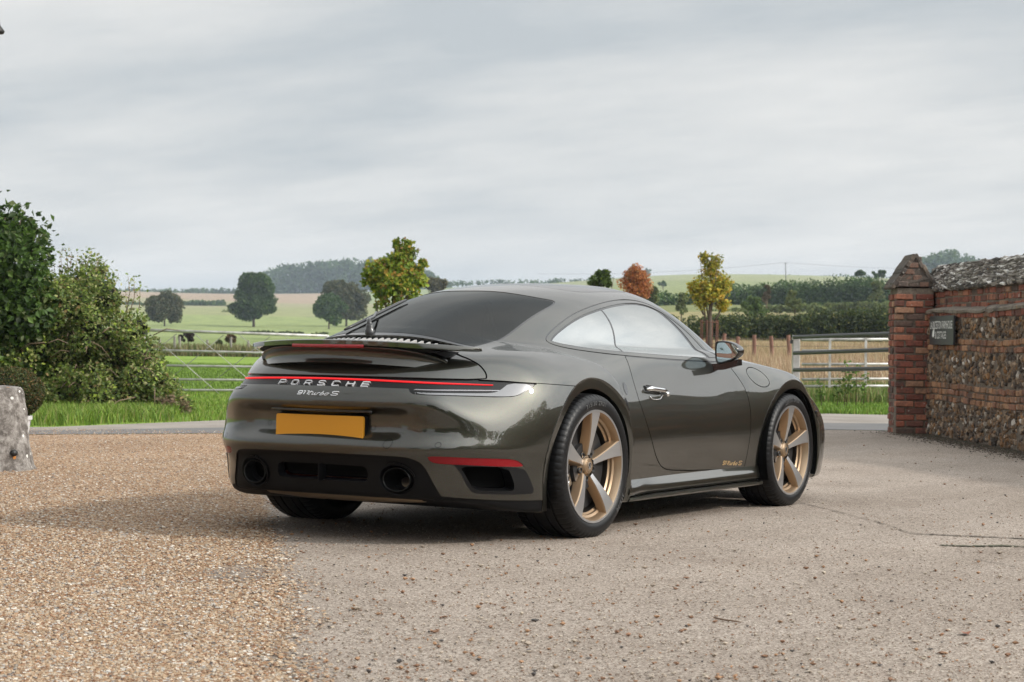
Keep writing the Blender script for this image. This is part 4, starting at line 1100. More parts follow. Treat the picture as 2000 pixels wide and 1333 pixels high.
tcol = ramp(t, rnd2.outputs[0], [(0, (.11, .09, .075)), (.12, (.25, .215, .185)), (.5, (.365, .325, .29)), (.82, (.44, .40, .36)), (1, (.62, .58, .53))])
tn = noise(t, p, 1.1, 6, .6); tcol = mixc(t, .8, tcol, ramp(t, tn.outputs[0], [(.30, (.80, .77, .74)), (.5, (1, .99, .97)), (.7, (1.10, 1.10, 1.10))]), 'MULTIPLY')
# bare dark patch where the gravel has been scuffed off the old tarmac
def blob(cx_, cy_, rx_, ry_, rot):
    dx = mth(t, 'SUBTRACT', sp.outputs[0], cx_); dy = mth(t, 'SUBTRACT', sp.outputs[1], cy_); c_, s_ = math.cos(rot), math.sin(rot)
    u = mth(t, 'DIVIDE', mth(t, 'ADD', mth(t, 'MULTIPLY', dx, c_), mth(t, 'MULTIPLY', dy, s_)), rx_); w = mth(t, 'DIVIDE', mth(t, 'SUBTRACT', mth(t, 'MULTIPLY', dy, c_), mth(t, 'MULTIPLY', dx, s_)), ry_)
    return mth(t, 'SQRT', mth(t, 'ADD', mth(t, 'MULTIPLY', u, u), mth(t, 'MULTIPLY', w, w)))
n4 = noise(t, p, 9, 5, .7)
pg = G(470, 1122); pg2 = G(560, 1290)
bm_ = mth(t, 'MINIMUM', blob(pg[0], pg[1], .45, .19, YAW), blob(pg2[0], pg2[1], .30, .10, YAW))
bmask = ramp(t, mth(t, 'ADD', bm_, mth(t, 'MULTIPLY', mth(t, 'SUBTRACT', n4.outputs[0], .5), 1.5)), [(.62, (1, 1, 1)), (.85, (0, 0, 0))])
bare = mixc(t, .6, (.125, .115, .11), tcol)
gcol = mixc(t, mth(t, 'MULTIPLY', bmask, .85), gcol, bare)
both = mixc(t, .8, mixc(t, mask, tcol, gcol), ramp(t, trk.outputs[0], [(.32, (.80, .78, .76)), (.5, (1, 1, 1)), (.68, (1.14, 1.13, 1.12))]), 'MULTIPLY')
L(t, mixc(t, 1.0, both, (.77, .73, .695), 'MULTIPLY'), b.inputs['Base Color']); b.inputs['Roughness'].default_value = .9; b.inputs['Specular IOR Level'].default_value = .25
hg = mth(t, 'MULTIPLY', mth(t, 'SUBTRACT', 1.0, v1.outputs['Distance']), 1.0)
hh_ = mth(t, 'ADD', mth(t, 'MULTIPLY', mask, hg), mth(t, 'MULTIPLY', mth(t, 'SUBTRACT', 1.0, v2.outputs['Distance']), .22))
bump(t, b, hh_, .55, .012)
bmh = bmesh.new(); vs_ = [bmh.verts.new((x, y, .004)) for x, y in near]; bmh.faces.new(vs_); bmesh.ops.triangulate(bmh, faces=bmh.faces[:]); bmesh.ops.recalc_face_normals(bmh, faces=bmh.faces)
me = bpy.data.meshes.new('driveway'); bmh.to_mesh(me); bmh.free()
if me.polygons[0].normal.z < 0: me.flip_normals()
me.materials.append(m); o = bpy.data.objects.new('driveway', me); C.objects.link(o); tag(o, kind='structure')

# lane across the end of the drive: grey tarmac with a pale worn margin
def strip_sheet(name, pts_near, pts_far, z, m):
    n = len(pts_near); V = [(p[0], p[1], z) for p in pts_near]+[(p[0], p[1], z) for p in pts_far]
    o = mesh_np(name, V, [(i, i+1, n+i+1, n+i) for i in range(n-1)], None, [m]); fix_normals(o)
    if o.data.polygons[0].normal.z < 0: o.data.flip_normals()
    return tag(o, kind='structure')
def gp(px, py): return G(px, py)[:2]
A0 = [gp(-900, 853), gp(100, 850), gp(440, 848), gp(1000, 845), gp(1620, 841), gp(1740, 843), gp(2300, 850)]
A1 = [gp(-900, 846), gp(100, 842.5), gp(440, 837), gp(1000, 833), gp(1620, 828), gp(1740, 829), gp(2300, 833)]
A2 = [gp(-900, 838), gp(100, 836), gp(440, 822.5), gp(1000, 815), gp(1620, 809.5), gp(1740, 812), gp(2300, 815)]
m, t, b = mat('lane_tarmac'); p = geo(t); n1 = noise(t, p, 40, 4); n2 = noise(t, p, 1.2, 4)
L(t, mixc(t, .5, ramp(t, n1.outputs[0], [(.3, (.095, .095, .095)), (.7, (.155, .152, .15))]), ramp(t, n2.outputs[0], [(.3, (.095, .095, .095)), (.7, (.15, .145, .14))])), b.inputs['Base Color']); b.inputs['Roughness'].default_value = .85
strip_sheet('lane', A0, A1, .009, m)
m, t, b = mat('lane_margin'); p = geo(t); n1 = noise(t, p, 35, 4); n2 = noise(t, p, .9, 5)
L(t, mixc(t, .6, ramp(t, n1.outputs[0], [(.3, (.19, .165, .14)), (.7, (.31, .28, .25))]), ramp(t, n2.outputs[0], [(.35, (.17, .145, .12)), (.6, (.29, .26, .23))])), b.inputs['Base Color']); b.inputs['Roughness'].default_value = .9
strip_sheet('lane_margin', A1, A2, .009, m)

# stones
def pebbles(name, n, xy, size, cols, seed, flat=.62, sink=.35):
    r = np.random.default_rng(seed); k = len(xy)
    base = np.array([(1, 0, 0), (-1, 0, 0), (0, 1, 0), (0, -1, 0), (.55, .5, .8), (-.5, -.45, .85)]) if k > 50000 else np.array([(1, 0, 0), (-1, 0, 0), (0, 1, 0), (0, -1, 0), (0, 0, 1), (0, 0, -1), (.6, .6, .55), (-.6, .55, .6), (.55, -.6, .6), (-.6, -.6, .55)])
    F = [(4, 6, 7), (4, 7, 9), (4, 9, 8), (4, 8, 6), (0, 6, 8), (2, 7, 6), (1, 9, 7), (3, 8, 9), (0, 2, 6), (2, 1, 7), (1, 3, 9), (3, 0, 8), (5, 2, 0), (5, 1, 2), (5, 3, 1), (5, 0, 3)]
    if k > 50000: F = [(0, 2, 4), (2, 1, 4), (1, 5, 4), (1, 3, 5), (3, 0, 5), (0, 4, 5)]
    nv = len(base)
    s = size(r, k); sc_ = np.stack([s*r.uniform(.8, 1.4, k), s*r.uniform(.6, 1.0, k), s*flat*r.uniform(.6, 1.1, k)], 1)
    a = r.uniform(0, 2*PI, k); ca, sa = np.cos(a), np.sin(a)
    V = base[None]*sc_[:, None, :]*r.uniform(.75, 1.2, (k, nv, 1))
    x = V[..., 0]*ca[:, None]-V[..., 1]*sa[:, None]; y = V[..., 0]*sa[:, None]+V[..., 1]*ca[:, None]
    V = np.stack([x+xy[:, :1], y+xy[:, 1:], V[..., 2]+.006+(sc_[:, 2]*(1-sink))[:, None]], -1)
    T = (np.arange(k)[:, None, None]*nv+np.array(F)[None]).reshape(-1, 3)
    ci = r.choice(len(cols), k, p=np.array([c[1] for c in cols])/sum(c[1] for c in cols)); cc = np.array([c[0] for c in cols])[ci]*r.uniform(.8, 1.2, (k, 1))*[.68, .675, .66]
    m, t, b = mat(name+'_stone'); at_ = N(t, 'ShaderNodeVertexColor'); at_.layer_name = 'Col'; L(t, at_.outputs[0], b.inputs['Base Color']); b.inputs['Roughness'].default_value = .75
    return tag(mesh_np(name, V.reshape(-1, 3), None, T, [m], None, False, None, None, {'Col': np.repeat(cc, nv, 0)}), kind='stuff')
r = np.random.default_rng(5)
def spread(n, d0, d1, px0, px1, pw=1.0):
    u = r.random(n); d = (d0**-pw+u*(d1**-pw-d0**-pw))**(-1/pw); px = r.uniform(px0, px1, n)
    s = (px-1000)/FPX*d; return CAM[:2]+d[:, None]*FWD[:2]+s[:, None]*RGT[:2], d
xy, d = spread(520000, 3.8, 20.5, -700, 900, .9)
g_ = gravel_side(xy[:, 0], xy[:, 1])+.05*np.sin(xy[:, 0]*5.1+1)*np.sin(xy[:, 1]*4.3)+.06*r.standard_normal(len(xy))
pat = np.minimum(*[np.hypot((xy-q[:2])@FWD[:2]/a_, (xy-q[:2])@RGT[:2]/c_) for q, a_, c_ in ((pg, .45, .19), (pg2, .30, .10))])
keep = (g_ > 0) & ((pat > .9+.5*r.standard_normal(len(xy))) | (r.random(len(xy)) < .12)); xy = xy[keep]
GCOL = [((.52, .385, .26), 5), ((.43, .29, .175), 5), ((.58, .48, .37), 3.2), ((.36, .205, .11), 3.4), ((.25, .125, .065), 2.2), ((.45, .42, .39), 1.6), ((.14, .12, .11), .9), ((.74, .69, .62), 1.6)]
pebbles('gravel', 0, xy, lambda r, k: r.uniform(.0030, .0088, k), GCOL, 3)
xy, d = spread(6000, 5.0, 20, 250, 2100, 1.1); xy = xy[gravel_side(xy[:, 0], xy[:, 1]) < .1]
w_ = np.exp(gravel_side(xy[:, 0], xy[:, 1])*.45); xy = xy[r.random(len(xy)) < .25+.75*w_]
xy2, d2 = spread(22000, 5.0, 13, 250, 2100, 1.0); xy2 = xy2[gravel_side(xy2[:, 0], xy2[:, 1]) < .1]
pebbles('grit', 0, xy2, lambda r, k: r.uniform(.0018, .0042, k), [((.50, .44, .37), 3), ((.36, .25, .17), 2), ((.24, .17, .12), 1.5), ((.62, .57, .50), 2)], 44)
pebbles('loose_stones', 0, xy, lambda r, k: np.clip(r.lognormal(-5.15, .35, k), .003, .013), [((.42, .24, .13), 3), ((.30, .16, .09), 2.4), ((.50, .42, .34), 3), ((.10, .09, .085), .9), ((.60, .52, .42), 1.5)], 4)
# cracks in the tarmac
def crack(pts, wd, col, seed):
    rr = np.random.default_rng(seed); q = np.array([G(a, c)[:2] for a, c in pts]); tt = np.linspace(0, len(q)-1, 60)
    xx = np.interp(tt, range(len(q)), q[:, 0]); yy = np.interp(tt, range(len(q)), q[:, 1]); w = wd*rr.uniform(.35, 1.3, 60); j = rr.standard_normal((60, 2))*.006
    V = np.concatenate([np.c_[xx+j[:, 0]+RGT[0]*0-FWD[0]*w, yy+j[:, 1]-FWD[1]*w, np.full(60, .0085)], np.c_[xx+j[:, 0]+FWD[0]*w, yy+j[:, 1]+FWD[1]*w, np.full(60, .0085)]])
    tag(fix_normals(mesh_np('tarmac_crack', V, [(i, i+1, 61+i, 60+i) for i in range(59)], None, [simple('crack_dirt', col, .95)])), kind='structure')
crack([(1565, 985), (1640, 1003), (1720, 1024), (1780, 1045), (1870, 1049), (2020, 1056)], .020, (.10, .08, .06), 1)
crack([(1835, 1068), (1900, 1070), (1960, 1069), (2030, 1072)], .026, (.055, .058, .03), 2)
crack([(1900, 1095), (1960, 1105), (2020, 1118)], .006, (.17, .14, .11), 3)
# a fallen leaf and a twig
def leaf_mesh(c, sz, rz, m, curl=.35):
    n = 7; V = []; 
    for i in range(n):
        t_ = i/(n-1); w = .42*math.sin(PI*min(1, t_*.95+.05))**.8; x = (t_-.5)
        for s_ in (-1, 0, 1): V.append((x, s_*w, .05+curl*(w*abs(s_))**1.2+.12*math.sin(t_*PI)))
    V = np.array(V)*sz; ca, sa = math.cos(rz), math.sin(rz); V = np.c_[V[:, 0]*ca-V[:, 1]*sa, V[:, 0]*sa+V[:, 1]*ca, V[:, 2]]+c
    Q = [(i*3+k, i*3+k+1, i*3+k+4, i*3+k+3) for i in range(n-1) for k in (0, 1)]
    return mesh_np('fallen_leaf', V, Q, None, [m], None, True)
tag(leaf_mesh(G(1886, 1243)+[0, 0, .006], .042, .5, simple('dry_leaf', (.22, .075, .035), .6)), 'curled reddish brown fallen leaf on the tarmac', 'leaf')
b = MB(); b.tube(np.array([G(1396, 1213), G(1412, 1217), G(1430, 1219), G(1447, 1222)])+[0, 0, .011], [.003, .0035, .003, .002], 6)
tag(b.build('twig', simple('twig_bark', (.17, .11, .07), .8), None, True), 'thin brown twig lying on the tarmac', 'twig')

# ------------------------------------------------------------------ foliage
def leaf_mat(name, trans=.3, rough=.55):
    m, t, b = mat(name); a = N(t, 'ShaderNodeVertexColor'); a.layer_name = 'Col'; L(t, a.outputs[0], b.inputs['Base Color'])
    b.inputs['Roughness'].default_value = rough; b.inputs['Specular IOR Level'].default_value = .35
    tr = N(t, 'ShaderNodeBsdfTranslucent'); L(t, a.outputs[0], tr.inputs[0]); ms = N(t, 'ShaderNodeMixShader'); ms.inputs[0].default_value = trans
    L(t, b.outputs[0], ms.inputs[1]); L(t, tr.outputs[0], ms.inputs[2]); L(t, ms.outputs[0], t.nodes['Material Output'].inputs[0]); return m
LEAF = leaf_mat('leaf', .42)
GRASSM = leaf_mat('grass_blade', .25, .6)
BARK = simple('bark', (.10, .075, .055), .9); TWIG = simple('thin_twig', (.16, .11, .075), .85)
def leaves(rng, pts, size, cols, out=None, up=.35, shape='leaf'):
    """leaf faces at points; returns V, Q, col. Each leaf is a folded two-quad blade"""
    n = len(pts); s = size*rng.uniform(.6, 1.35, n)
    d = rng.standard_normal((n, 3)); d[:, 2] = d[:, 2]*.7
    if out is not None: d += out*1.0
    d /= np.linalg.norm(d, axis=1)[:, None]
    nn = rng.standard_normal((n, 3))+[0, 0, up*3]; 
    if out is not None: nn += out*1.7
    nn -= (nn*d).sum(1)[:, None]*d; nn /= np.linalg.norm(nn, axis=1)[:, None]+1e-9
    w = np.cross(nn, d)
    L_ = s[:, None]; wd = .36 if shape == 'leaf' else .5
    a = pts-d*L_*.5; b_ = pts+d*L_*.5; m1 = pts-d*L_*.02; fold = nn*L_*.12
    V = np.stack([a, m1+w*L_*wd+fold, b_, m1-w*L_*wd+fold, m1-nn*L_*.03], 1)
    i = np.arange(n)[:, None]*5
    T = np.concatenate([i+[0, 4, 1], i+[1, 4, 2], i+[2, 4, 3], i+[3, 4, 0]])
    ci = rng.choice(len(cols), n, p=np.array([c[1] for c in cols])/sum(c[1] for c in cols)); cc = np.array([c[0] for c in cols])[ci]*rng.uniform(.7, 1.3, (n, 1))
    q = pts/(size*7); cc = cc*(1+.30*np.sin(q[:, 0]*1.3+q[:, 2]*.9+1)*np.sin(q[:, 1]*1.1-q[:, 2]*1.4+2))[:, None]
    return V.reshape(-1, 3), T, np.repeat(cc, 5, 0)
def blobs_points(rng, blobs, n, shellness=.55):
    """points through a union of ellipsoids (c, r), denser near their surfaces; with outward directions"""
    B = np.array([b[0] for b in blobs], float); Rr = np.array([np.broadcast_to(b[1], 3) for b in blobs], float)
    w = (Rr.prod(1))**(2/3); k = rng.choice(len(B), n, p=w/w.sum())
    d = rng.standard_normal((n, 3)); d /= np.linalg.norm(d, axis=1)[:, None]
    r_ = np.where(rng.random(n) < shellness, rng.normal(.95, .10, n), rng.random(n)**.4)
    return B[k]+d*Rr[k]*r_[:, None], d
def foliage(name, pts, size, cols, seed, parent=None, out=None, up=.35, m=None, kind=None):
    V, T, c = leaves(np.random.default_rng(seed), pts, size, cols, out, up)
    o = mesh_np(name, V, None, T, [m or LEAF], None, False, None, parent, {'Col': c})
    if kind: tag(o, kind=kind)
    return o
DKGREEN = [((.035, .060, .018), 4), ((.050, .085, .022), 4), ((.075, .105, .030), 2), ((.025, .042, .015), 2), ((.11, .12, .045), .8)]
BRAMBLE = [((0.128, 0.184, 0.044), 4), ((0.188, 0.251, 0.058), 3.5), ((0.272, 0.292, 0.097), 2.4), ((0.358, 0.35, 0.165), 1.5), ((0.086, 0.133, 0.039), 3), ((0.239, 0.175, 0.077), 1.0), ((0.272, 0.35, 0.049), 1.0)]
def lump(rng, c, rad, n, rs, squash=1.0):
    """clump centres over an ellipsoid"""
    d = rng.standard_normal((n, 3)); d /= np.linalg.norm(d, axis=1)[:, None]; rr = rng.random(n)**.45
    return [(np.asarray(c)+d[i]*np.asarray(rad)*rr[i], rs*rng.uniform(.6, 1.3)*np.array([1, 1, squash])) for i in range(n)]
def sxy(px, d): return CAM[:2]+FWD[:2]*d+RGT[:2]*((px-1000)/FPX*d)
def V3(px, py, d): return P(px, py, d)

# tall dark shrub, left edge
r = np.random.default_rng(21); D = 24.5
tall = empty('tall_shrub', at(-10, D), 'tall dark shrub with broad glossy leaves at left edge of the lane', 'shrub'); o_ = np.array(tall.location)
bl = []
for px, py, rx in ((-60, 520, .45), (-20, 470, .36), (15, 450, .30), (45, 500, .34), (55, 470, .22), (20, 540, .48), (-30, 600, .55), (40, 600, .42), (0, 680, .55), (60, 660, .30), (-60, 690, .5), (30, 740, .4), (-120, 560, .6), (-130, 680, .6)):
    c = V3(px, py, D+r.uniform(-.4, .5))-o_; bl.append((c, rx))
p, d_ = blobs_points(r, bl, 15500, .6); CROWN = (p, d_)
def tall_crown(p, d_): foliage('crown', p, .092, [((.045, .085, .020), 4), ((.075, .14, .028), 4), ((.12, .20, .04), 2.4), ((.032, .055, .016), 2.5), ((.17, .21, .085), 1.2)], 1, tall, d_, .5)
b = MB(); q = []
for px, py in ((10, 425), (40, 430), (72, 445), (80, 462), (-20, 440), (30, 470)):
    e_ = V3(px, py, D)-o_; b.tube(np.array([(0, 0, 0), e_*[.5, .5, .45]+[.1, .1, 0], e_]), [.035, .02, .006], 5)
    q.append(e_+r.standard_normal((26, 3))*[.12, .12, .10])
b.build('stem', BARK, tall, True)
tall_crown(np.concatenate([CROWN[0]]+q), np.concatenate([CROWN[1], np.tile([[0, 0, .4]], (26*6, 1))]))
# bramble hedge running from the shrub to the gate
hedge = empty('bramble_hedge', at(190, 25.5), 'broad tangled bramble hedge of mixed green leaves left of the metal gate', 'hedge'); o_ = np.array(hedge.location)
bl = []
TOP = [(-140, 640), (40, 640), (95, 560), (120, 515), (165, 520), (185, 505), (215, 545), (240, 585), (262, 625), (290, 660), (315, 705), (335, 760), (345, 790)]
tx, ty = zip(*TOP)
for i in range(330):
    px = r.uniform(-140, 345); yt = np.interp(px, tx, ty); py = yt+18+(798-yt-18)*r.random()**1.0; d = 25.3+r.uniform(-1.1, 1.2)*(1-.45*(px > 270))
    bl.append((V3(px, py, d)-o_, r.uniform(.10, .24)))
p0, d0 = blobs_points(r, bl, 72000, .6)
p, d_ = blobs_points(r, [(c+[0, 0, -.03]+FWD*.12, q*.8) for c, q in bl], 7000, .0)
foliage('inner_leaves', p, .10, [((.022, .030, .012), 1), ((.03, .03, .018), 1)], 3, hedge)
b = MB(); tips = []
for px, py in ((98, 497), (118, 492), (128, 490), (140, 493), (172, 497), (180, 492), (196, 500), (207, 515), (232, 535), (250, 540), (262, 543), (274, 556), (245, 560), (105, 510), (150, 505), (160, 500)):
    d = 25.3+r.uniform(-.6, .6); e_ = V3(px, py, d)-o_; s_ = V3(px-12+r.uniform(-10, 10), py+75, d)-o_
    mid_ = (e_+s_)/2+r.standard_normal(3)*.05; b.tube(np.array([s_, mid_, e_]), [.009, .006, .003], 4)
    for t_ in np.linspace(.15, 1, 10):
        c = (1-t_)**2*s_+2*t_*(1-t_)*mid_+t_**2*e_; tips.append(c+r.standard_normal((3 if px < 225 else 2, 3))*.045)
for i in range(26):
    px, py = r.uniform(60, 320), r.uniform(640, 790); c = V3(px, py, 24.3)-o_; e_ = c+r.standard_normal(3)*[.22, .22, .12]; b.tube(np.array([c, (c+e_)/2+[0, 0, .05], e_]), [.006, .006, .003], 4)
b.build('twigs', TWIG, hedge, True)
tips = np.concatenate(tips); foliage('leaves', np.concatenate([p0, tips]), .049, BRAMBLE, 2, hedge, np.concatenate([d0, np.tile([[0, 0, .3]], (len(tips), 1))]), .3)
c = at(335, 24.3, .12); p, d_ = blobs_points(r, lump(r, (0, 0, 0), (.18, .18, .12), 8, .08), 900, .5)
o = foliage('dead_weeds', p, .05, [((.14, .10, .065), 2), ((.20, .15, .09), 2), ((.10, .12, .04), 1)], 5); o.location = c; tag(o, 'clump of brown withered weeds at the foot of the bramble hedge', 'weeds')

# clipped box ball in its pale pot, behind the stone
D = 15.6; ball = empty('box_ball', at(20, D), 'round clipped box bush with bronze tips behind the lichened stone', 'bush'); o_ = np.array(ball.location)
c = V3(20, 768, D)-o_; nb_ = 15000; dv = r.standard_normal((nb_, 3)); dv /= np.linalg.norm(dv, axis=1)[:, None]; p = c+dv*np.array([.265, .265, .205])*r.uniform(.86, 1.02, (nb_, 1))
foliage('clipped_leaves', p, .017, [((.055, .075, .022), 3), ((.085, .10, .030), 3), ((.16, .10, .045), 1.6), ((.20, .13, .05), .8), ((.035, .05, .017), 2)], 6, ball, dv, .2)
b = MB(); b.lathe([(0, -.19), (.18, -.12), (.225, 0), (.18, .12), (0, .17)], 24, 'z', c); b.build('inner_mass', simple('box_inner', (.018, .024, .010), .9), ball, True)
b = MB(); h0 = V3(20, 812, D)[2]-o_[2]; b.lathe([(.0, .0), (.125, .0), (.165, h0-.03), (.178, h0-.03), (.178, h0), (.155, h0), (.15, h0-.05), (0, h0-.05)], 40, 'z')
o = b.build('plant_pot', simple('pale_pot', (.50, .50, .50), .6), None, True); auto_smooth(o, 35); o.location = ball.location; tag(o, 'pale grey plant pot holding the clipped box bush', 'pot')

# grass verges (uncountable)
def blades(name, xy, z, h, wd, cols, seed, lean=.35, rag=1.0):
    rr = np.random.default_rng(seed); n = len(xy); hh = h*rr.uniform(.55, 1.35, n); a = rr.uniform(0, 2*PI, n); ln = lean*hh*rr.random(n); dx, dy = np.cos(a)*ln, np.sin(a)*ln
    p0 = np.c_[xy, z]; w = np.stack([np.cos(a+1.3), np.sin(a+1.3), 0*a], 1)*(wd*rr.uniform(.6, 1.4, n))[:, None]
    mid = p0+np.c_[dx*.3, dy*.3, hh*.55]; tip = p0+np.c_[dx, dy, hh]
    V = np.stack([p0-w, p0+w, mid+w*.8, mid-w*.8, tip], 1).reshape(-1, 3); i = np.arange(n)[:, None]*5
    ci = rr.choice(len(cols), n, p=np.array([c[1] for c in cols])/sum(c[1] for c in cols)); cc = np.array([c[0] for c in cols])[ci]*rr.uniform(.75, 1.25, (n, 1))
    return tag(mesh_np(name, V, i+[0, 1, 2, 3], i+[3, 2, 4], [GRASSM], None, False, None, None, {'Col': np.repeat(cc, 5, 0)}), kind='stuff')
GR = [((.13, .225, .028), 4), ((.175, .275, .035), 4), ((.095, .165, .024), 2), ((.24, .29, .055), 1.8), ((.30, .28, .11), .8)]
def zone(n, poly_px, d0, d1, rr):
    px = rr.uniform(*poly_px, n); d = rr.uniform(d0, d1, n); s = (px-1000)/FPX*d; xy = CAM[:2]+d[:, None]*FWD[:2]+s[:, None]*RGT[:2]; return xy, terrain_z(d, s), px, d
r = np.random.default_rng(33)
def edge_d(px): return np.interp(px, [-900, 100, 440, 1000, 1620, 1740, 2300], [ds(q)[0] for q in A2])
xy, z, px, d = zone(42000, (-60, 620), 19.5, 34, r); k = d > edge_d(px)+.04*r.standard_normal(len(d)); tall_ = k & (d < 26.5) & (px < 345) & (r.random(len(d)) < .7); low = k & ~tall_
blades('verge_grass', xy[low], z[low], .06, .006, GR, 1)
xy2, z2, px2, d2 = zone(17000, (50, 350), 21.2, 25.0, r); k = d2 > edge_d(px2)+.25+.3*r.random(len(d2)); k &= r.random(len(d2)) < .35+.65*np.clip((d2-edge_d(px2))/2, 0, 1)
blades('long_grass', xy2[k], z2[k], .145, .006, GR, 2, .9)
xy, z, px, d = zone(46000, (1400, 1780), 27, 36, r); k = d > edge_d(px)+.05*r.standard_normal(len(d))
blades('verge_grass', xy[k], z[k], .085, .007, [((.13, .235, .03), 4), ((.17, .28, .035), 4), ((.10, .18, .025), 2), ((.24, .28, .06), 1)], 3)
xy, z, px, d = zone(9000, (1570, 1780), 31, 38, r); blades('long_grass', xy, z, .30, .008, [((.10, .18, .03), 3), ((.17, .22, .05), 2), ((.24, .21, .09), 2)], 4, .5)
DRY = [((.38, .29, .165), 4), ((.46, .37, .23), 3), ((.28, .20, .11), 2.5), ((.34, .22, .14), 1.5), ((.16, .18, .06), 1.4)]
xy, z, px, d = zone(90000, (1120, 1780), 36, 88, r); k = r.random(len(d)) < .35+.65*(np.sin(px/17+d)*.5+.5)
blades('dry_grass', xy[k], z[k], .40, .006, DRY, 5, .45)
xy, z, px, d = zone(9000, (1360, 1780), 34, 46, r); blades('seed_heads', xy, z, .60, .006, [((.42, .31, .19), 2), ((.30, .19, .115), 2), ((.50, .41, .28), 1)], 6, .35)
# field tufts beyond the gate
xy, z, px, d = zone(26000, (240, 640), 34, 70, r); blades('pasture_grass', xy, z, .07, .012, [((.12, .20, .028), 3), ((.15, .235, .033), 3), ((.09, .15, .025), 1.5)], 7)
xy, z, px, d = zone(5000, (230, 640), 101, 108, r); blades('pasture_weeds', xy, z, .55, .035, [((.17, .15, .06), 3), ((.10, .125, .035), 3), ((.24, .20, .10), 1.5)], 8, .5)

# trees
def tree(name, px, d, py_top, py_base, crowns, n, leaf, cols, label, cat='tree', group=None, trunk_r=None, seed=1, bark=BARK, shell_=.55, up=.35, limbs=7, sub=10, clump=.30, zb=None):
    """crowns: list of (px, py, half width px, half height px) ellipses of the outline"""
    rr = np.random.default_rng(seed); base = at(px, d)
    if zb is not None: base[2] = zb
    t = empty(name, base, label, cat, group); sc_ = d/FPX; bl = []; cs = []
    for (cx_, cy_, rx_, ry_) in crowns:
        c = V3(cx_, cy_, d)-base; rad = np.array([rx_*sc_, rx_*sc_, ry_*sc_]); cs.append((c, rad))
        bl += lump(rr, c, rad*.78, sub, clump*float(min(rad[0], rad[2])), .9)
    p, dv = blobs_points(rr, bl, n, shell_)
    foliage('crown', p, leaf, cols, seed+50, t, dv, up)
    H = max(c[2]+rd_[2]*.5 for c, rd_ in cs); tr = trunk_r or H*.022; b = MB(); c0 = cs[0][0]
    b.tube(np.array([(0, 0, -.1), (0, 0, H*.25), c0*[.6, .6, 0]+[0, 0, H*.55], c0*[1, 1, 0]+[0, 0, H*.95]]), [tr*1.25, tr, tr*.7, tr*.15], 8)
    for k in range(limbs):
        c, rd_ = cs[k % len(cs)]; e_ = c+rr.standard_normal(3)*rd_*.45; s_ = np.array([c[0]*.4, c[1]*.4, H*rr.uniform(.22, .6)]); b.tube(np.array([s_, (s_+e_)/2+[0, 0, -.04*H], e_]), [tr*.5, tr*.33, tr*.1], 5)
    b.build('trunk', bark, t, True); return t
MAPLE = [((.20, .27, .032), 4), ((.30, .34, .045), 3), ((.40, .36, .05), 1.6), ((.13, .20, .028), 3), ((.46, .28, .06), .8), ((.34, .19, .08), .4)]
tree('young_maple', 768, 46, 465, 735, [(770, 548, 56, 52), (788, 500, 26, 34), (742, 530, 34, 32), (802, 545, 32, 26), (730, 552, 28, 16), (770, 590, 50, 22), (824, 518, 12, 12), (776, 478, 10, 14)], 5600, .115, MAPLE, 'young maple tree turning yellow green, behind the car roof', seed=3, shell_=.12, sub=30, clump=.46)
tree('yellow_sapling', 1386, 62, 490, 690, [(1388, 555, 36, 52), (1370, 580, 28, 28), (1408, 565, 28, 32), (1392, 515, 20, 28), (1412, 592, 18, 20), (1376, 505, 12, 16), (1358, 565, 18, 18)], 4600, .10, [((.50, .42, .05), 3), ((.42, .40, .06), 3), ((.55, .36, .06), 1.6), ((.30, .33, .05), 2), ((.19, .24, .04), 1)], 'slim yellow leaved sapling standing in a rusty guard', seed=4, shell_=.12, sub=26, clump=.46)
tree('orange_tree', 1243, 84, 513, 690, [(1243, 556, 34, 28), (1241, 542, 24, 28), (1256, 564, 22, 22), (1238, 532, 13, 22)], 7500, .095, [((.55, .20, .065), 3), ((.60, .28, .10), 2), ((.44, .16, .07), 2), ((.38, .26, .10), 1)], 'small tree with burnt orange leaves beyond the car roof', seed=5, clump=.46, sub=30, shell_=.12)
tree('green_sapling', 1172, 58, 527, 700, [(1172, 550, 28, 16), (1160, 555, 14, 10), (1178, 540, 14, 14), (1186, 552, 14, 10)], 2200, .10, [((.075, .12, .025), 3), ((.11, .16, .03), 2), ((.05, .08, .02), 2)], 'top of a green sapling just above the car roof', seed=6, clump=.46, sub=24, shell_=.15)
FARD = [((.046, .098, .018), 4), ((.064, .118, .024), 3), ((.09, .135, .032), 1.5), ((.032, .066, .015), 2)]
FARB = [((.075, .088, .032), 4), ((.105, .105, .042), 3), ((.056, .070, .027), 2), ((.135, .12, .05), 1)]
g_ = 'round field trees beyond the pasture'
tree('field_tree', 321, 395, 570, 642, [(321, 600, 37, 30), (305, 612, 20, 20), (340, 612, 20, 20), (325, 585, 22, 16)], 13000, .55, FARB, 'small brownish round field tree, leftmost in the pasture', 'tree', g_, seed=11, clump=.44, sub=30)
tree('field_tree', 495, 405, 531, 646, [(495, 590, 52, 34), (500, 560, 36, 28), (495, 605, 54, 20), (502, 545, 20, 14)], 22000, .58, FARD, 'largest dark green dome shaped field tree left of the car', 'tree', g_, seed=12, clump=.42, sub=34)
tree('field_tree', 676, 420, 545, 643, [(672, 588, 46, 34), (665, 570, 36, 24), (690, 600, 32, 24)], 18000, .58, FARB, 'wide brownish green field tree behind the smaller one', 'tree', g_, seed=13, clump=.44, sub=32)
tree('field_tree', 642, 392, 572, 640, [(642, 605, 36, 26), (640, 592, 24, 18)], 11000, .55, FARD, 'low olive field tree in front of the wide brownish one', 'tree', g_, seed=14, clump=.46, sub=30)
